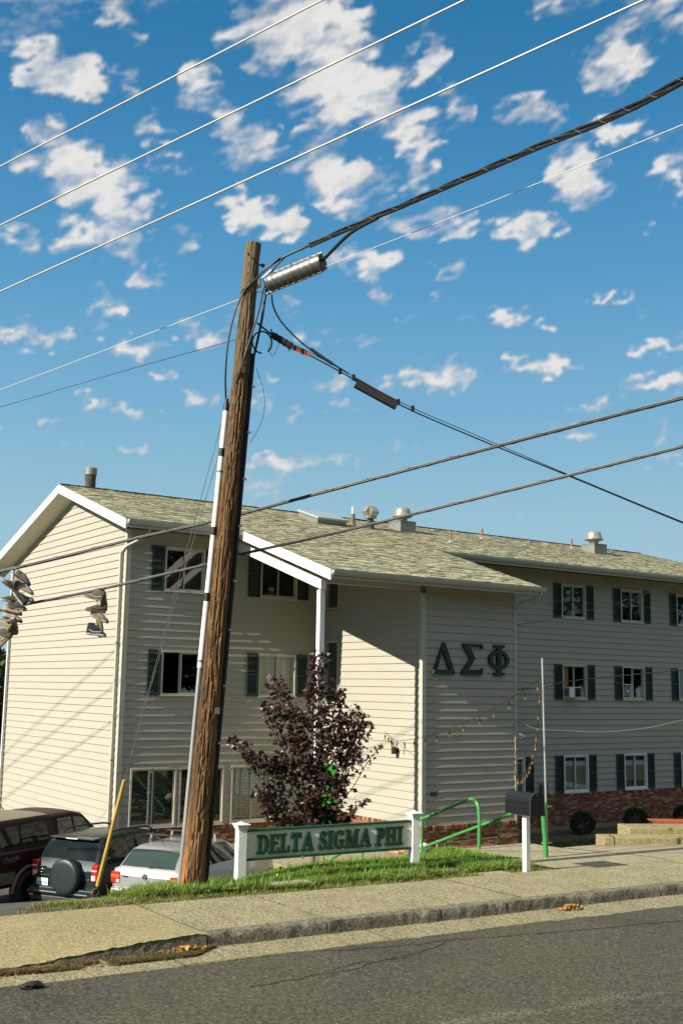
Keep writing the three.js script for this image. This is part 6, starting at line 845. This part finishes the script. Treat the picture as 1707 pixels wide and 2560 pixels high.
// maroon pickup with a bed canopy
{
  const car = thing('pickup_truck', 'dark maroon pickup truck with a bed canopy at the left edge', 'pickup truck', [-4.75, 0.07, 2.30], HEAD);
  const S = carShape([[-0.02, 0.62, 1.20, 1.88, 0.93, 0.74], [0.0, 0.58, 1.24, 1.93, 0.95, 0.76], [0.1, 0.55, 1.26, 1.97, 0.965, 0.76], [2.30, 0.5, 1.26, 1.98, 0.97, 0.74], [2.36, 0.5, 1.26, 1.97, 0.97, 0.72], [3.2, 0.5, 1.25, 1.97, 0.97, 0.70], [3.55, 0.5, 1.24, 1.90, 0.97, 0.68], [4.25, 0.5, 1.20, 1.28, 0.96, 0.8], [5.1, 0.5, 1.12, 1.2, 0.95, 0.8], [5.35, 0.55, 0.95, 1.02, 0.88, 0.7]]);
  const pm = phys({ color: rgb(0.022, 0.0028, 0.004), roughness: 0.5, specularIntensity: 0.5 }), tan = std({ color: rgb(0.13, 0.105, 0.075), roughness: 0.5 }); mesh('body', S.body(), pm, car); mesh('canopy_roof', S.patch([0.05, -2.3], [2.26, -2.3], [2.26, 2.3], [0.05, 2.3], 0.012), std({ color: rgb(0.20, 0.16, 0.11), roughness: 0.5 }), car);
  for (const s of [1, -1]) { mesh('canopy_window', S.patch([0.35, 3.8 * s], [0.42, 3.15 * s], [1.2, 3.12 * s], [1.2, 3.8 * s], 0.012), carGlass, car); mesh('canopy_window', S.patch([1.26, 3.8 * s], [1.26, 3.12 * s], [2.12, 3.12 * s], [2.15, 3.8 * s], 0.012), carGlass, car); mesh('cab_window', S.patch([2.5, 3.9 * s], [2.55, 3.1 * s], [3.05, 3.08 * s], [3.06, 3.9 * s], 0.008), greenGlass, car); mesh('cab_window', S.patch([3.14, 3.9 * s], [3.12, 3.08 * s], [3.5, 3.1 * s], [3.95, 3.85 * s], 0.008), greenGlass, car);
    mesh('canopy_joint', S.patch([0.02, 4.02 * s], [0.02, 3.94 * s], [2.3, 3.94 * s], [2.3, 4.02 * s], 0.014, 6), std({ color: rgb(0.08, 0.05, 0.04), roughness: 0.4 }), car);
    mesh('lower_trim', S.patch([0.05, 7.0 * s], [0.05, 6.0 * s], [1.0, 6.0 * s], [1.0, 7.0 * s], 0.01, 6), tan, car); mesh('lower_trim', S.patch([1.9, 7.0 * s], [1.9, 6.0 * s], [4.1, 6.0 * s], [4.1, 7.0 * s], 0.01, 6), tan, car);
    mesh('fender_flare', new THREE.TorusGeometry(0.50, 0.045, 8, 30, Math.PI).translate(1.45, 0.42, 0.965 * s), tan, car); mesh('wheel_arch', new THREE.CylinderGeometry(0.48, 0.48, 0.02, 32, 1).rotateX(Math.PI / 2).translate(1.45, 0.42, 0.966 * s), M.blackMatte, car);
    wheel(car, 1.45, 0.42, 0.90 * s, 0.42, 0.27); wheel(car, 4.45, 0.42, 0.90 * s, 0.42, 0.27); mesh('mirror', box(3.85, 3.97, 1.28, 1.5, s > 0 ? 1.0 : -1.2, s > 0 ? 1.2 : -1.0, 0.03), pm, car); }
  mesh('windscreen', S.patch([3.58, -2.6], [4.2, -2.6], [4.2, 2.6], [3.58, 2.6], 0.006), carGlass, car); mesh('rear_window', box(-0.035, -0.025, 1.35, 1.82, -0.6, 0.6), carGlass, car); mesh('bumper', box(-0.16, 0.05, 0.5, 0.72, -0.9, 0.9, 0.04), chrome, car);
  mesh('script_decal', merge([tube([[0.62, 1.13, 0.985], [0.70, 1.20, 0.985], [0.74, 1.13, 0.985], [0.80, 1.17, 0.985], [0.84, 1.13, 0.985], [0.90, 1.18, 0.985], [0.95, 1.14, 0.985], [1.02, 1.20, 0.985], [1.03, 1.12, 0.985], [1.10, 1.17, 0.985]], 0.006, 60, 4), tube([[0.6, 1.09, 0.985], [0.8, 1.10, 0.985], [1.0, 1.09, 0.985]], 0.004, 12, 4)]), std({ color: rgb(0.3, 0.26, 0.22), roughness: 0.5 }), car);
}

// ---------- shoes hanging from the cables ----------
function makeShoe(upper, sole, high) { // toe towards +x, sole on y=0, 0.30 long, hung later by its laces
  const g = new THREE.Group(), st = [[-0.148, 0.030, high ? 0.16 : 0.105], [-0.135, 0.040, high ? 0.18 : 0.118], [-0.08, 0.043, high ? 0.175 : 0.10], [-0.045, 0.043, high ? 0.175 : 0.104], [-0.015, 0.044, high ? 0.155 : 0.122], [0.02, 0.046, high ? 0.12 : 0.108], [0.065, 0.050, 0.084], [0.105, 0.050, 0.068], [0.135, 0.041, 0.056], [0.156, 0.02, 0.04]];
  const P = [], I = [], m = 11; st.forEach(([x, w, h]) => { for (let j = 0; j < m; j++) { const a = j / (m - 1) * Math.PI, c = Math.cos(a), s = Math.sin(a); P.push(x, 0.018 + (h - 0.018) * Math.pow(s, 0.7), Math.sign(c) * Math.pow(Math.abs(c), 0.8) * w * (1 - 0.25 * s)); } });
  for (let i = 0; i < st.length - 1; i++) for (let j = 0; j < m - 1; j++) { const a = i * m + j, b = a + m; I.push(a, b, a + 1, a + 1, b, b + 1); } for (const i of [0, st.length - 1]) for (let j = 1; j < m - 1; j++) I.push(i * m, i * m + j, i * m + j + 1);
  const ug = new THREE.BufferGeometry(); ug.setAttribute('position', new THREE.Float32BufferAttribute(P, 3)); ug.setIndex(I); ug.computeVertexNormals(); mesh('upper', ug, upper, g);
  const so = new THREE.Shape(); so.moveTo(-0.15, 0); so.bezierCurveTo(-0.155, 0.05, -0.08, 0.04, -0.03, 0.038); so.bezierCurveTo(0.03, 0.037, 0.06, 0.054, 0.10, 0.05); so.bezierCurveTo(0.15, 0.045, 0.165, 0.02, 0.162, 0); so.bezierCurveTo(0.16, -0.035, 0.13, -0.05, 0.09, -0.05); so.bezierCurveTo(0.04, -0.05, 0.0, -0.036, -0.04, -0.038); so.bezierCurveTo(-0.10, -0.042, -0.15, -0.045, -0.15, 0);
  const sg = new THREE.ExtrudeGeometry(so, { depth: 0.022, bevelEnabled: true, bevelSize: 0.004, bevelThickness: 0.004, bevelSegments: 1, curveSegments: 6 }); sg.rotateX(-Math.PI / 2); mesh('sole', sg, sole, g);
  mesh('collar_opening', new THREE.CylinderGeometry(0.031, 0.028, 0.016, 14).scale(1.6, 1, 1).translate(-0.085, high ? 0.174 : 0.101, 0), M.blackMatte, g);
  const la = []; for (let i = 0; i < 5; i++) { const x = -0.01 + i * 0.022, y = (high ? 0.135 : 0.115) - i * (high ? 0.013 : 0.0085); la.push(rod([x, y, -0.026], [x + 0.008, y, 0.026], 0.003, 0.003, 5)); } mesh('lace', merge(la), M.strand, g);
  mesh('side_stripe', merge([1, -1].map((s) => tube([[-0.11, 0.075, 0.038 * s], [-0.04, 0.045, 0.0445 * s], [0.02, 0.05, 0.0455 * s], [0.075, 0.058, 0.046 * s]], 0.005, 12, 5))), high ? M.white : upper, g);
  return g;
}
const shoeCol = { cream: [0.23, 0.195, 0.125], grey: [0.095, 0.088, 0.075], white: [0.31, 0.295, 0.25], tan: [0.22, 0.105, 0.035], navy: [0.012, 0.017, 0.032], black: [0.014, 0.014, 0.015], olive: [0.075, 0.065, 0.04] }, shoeM = {}; for (const [k, c] of Object.entries(shoeCol)) shoeM[k] = std({ map: mottle(64, 0.2, c, 0.45, 5, 4), roughness: 0.9 });
const D = Math.PI / 180, camYaw = 0.35; // shoes turn freely: yaw per shoe
const shoes = [ // pos, upper, sole, high, yaw, pitch, label
  [[-5.21, 6.34, 10.81], 'grey', 'cream', 1, 170, 14, 'small grey shoe hanging top left in the short chain of shoes'], [[-5.07, 6.30, 10.86], 'cream', 'tan', 0, 55, -72, 'pale shoe hanging toe down at the top right of the short chain'], [[-5.17, 6.14, 10.83], 'olive', 'grey', 0, 178, 6, 'long olive sneaker in the middle of the short chain of shoes'], [[-5.12, 6.03, 10.84], 'cream', 'white', 0, -8, -22, 'cream low sneaker with dark collar in the short chain of shoes'], [[-5.11, 5.91, 10.86], 'white', 'cream', 0, 60, -72, 'white sneaker hanging toe down near the bottom of the short chain'], [[-5.15, 5.78, 10.83], 'navy', 'white', 1, -6, -6, 'navy high-top with white stripe lowest in the short chain'],
  [[-5.98, 6.66, 9.67], 'grey', 'black', 0, -10, -35, 'grey running shoe at the very top of the left cluster'], [[-6.15, 6.54, 9.62], 'tan', 'cream', 0, 200, 35, 'tan shoe hanging heel down at the upper left of the cluster'], [[-6.06, 6.52, 9.66], 'cream', 'grey', 0, 100, -50, 'cream shoe seen from behind in the upper cluster'], [[-5.94, 6.49, 9.70], 'white', 'tan', 0, -5, -25, 'white low shoe at the right of the upper cluster'], [[-6.01, 6.35, 9.69], 'black', 'white', 0, 140, 45, 'black and white shoe tilted steeply in the middle of the cluster'], [[-5.93, 6.31, 9.70], 'grey', 'white', 0, 0, 8, 'pale grey shoe below the black one in the cluster'], [[-6.12, 6.30, 9.63], 'olive', 'white', 0, 185, 10, 'olive striped sneaker at the left of the cluster'], [[-6.04, 6.20, 9.68], 'grey', 'cream', 0, 5, -10, 'flat grey shoe on the lower cable in the cluster'], [[-6.10, 6.13, 9.66], 'white', 'tan', 0, -4, -12, 'white shoe with orange-tan sole below the lower cable'], [[-6.09, 6.02, 9.66], 'white', 'grey', 0, -2, -14, 'long white shoe in the lower part of the cluster'], [[-6.22, 5.92, 9.62], 'cream', 'cream', 0, 150, 30, 'cream shoe at the left edge low in the cluster'], [[-6.06, 5.91, 9.67], 'white', 'cream', 0, 70, -50, 'white shoe hanging toe down at the lower right of the cluster'], [[-6.13, 5.87, 9.66], 'tan', 'cream', 0, 90, -60, 'tan shoe hanging toe down inside the lower cluster'], [[-6.21, 5.77, 9.61], 'olive', 'grey', 0, 160, 10, 'dark olive shoe at the left edge near the bottom of the cluster'], [[-6.13, 5.70, 9.64], 'cream', 'tan', 0, 10, 48, 'cream boat shoe lowest in the left cluster with toe up']];
shoes.forEach(([p, u, s, hi, yaw, pitch, label], i) => {
  const g = makeShoe(shoeM[u], shoeM[s], hi); g.name = numbered('hanging_shoe'); g.userData = { label, category: 'shoe', group: i < 6 ? 'shoes in the short chain' : 'shoes in the left cluster' };
  g.rotation.order = 'YZX'; g.position.set(p[0], p[1] - 0.04, p[2]); g.rotation.y = (yaw - 20) * D; g.rotation.z = pitch * D; g.rotation.x = (hash(i, 4, 4) - 0.5) * 0.5; scene.add(g);
});
for (const [label, pts] of [['knotted laces tying the short chain of shoes to the cable', [[-5.13, 6.46, 10.62], [-5.15, 6.3, 10.78], [-5.12, 6.12, 10.86], [-5.14, 5.95, 10.86], [-5.16, 5.84, 10.84]]], ['laces hanging from the upper cable through the left cluster of shoes', [[-5.98, 6.84, 9.1], [-6.06, 6.6, 9.62], [-6.02, 6.3, 9.7], [-6.06, 6.0, 9.7], [-6.1, 5.7, 9.66]]], ['lace loop over the cable above the top grey running shoe', [[-5.95, 6.86, 9.13], [-5.99, 6.78, 9.5], [-6.0, 6.7, 9.68], [-5.97, 6.66, 9.68]]]]) single('shoe_laces', label, 'laces', merge([tube(pts, 0.005, 40, 5), tube(pts.map(([x, y, z]) => [x + 0.02, y, z + 0.012]), 0.004, 40, 5)]), M.strand);

scene.traverse((o) => { if (o.isMesh) o.castShadow = o.receiveShadow = true; });
renderer.render(scene, camera);
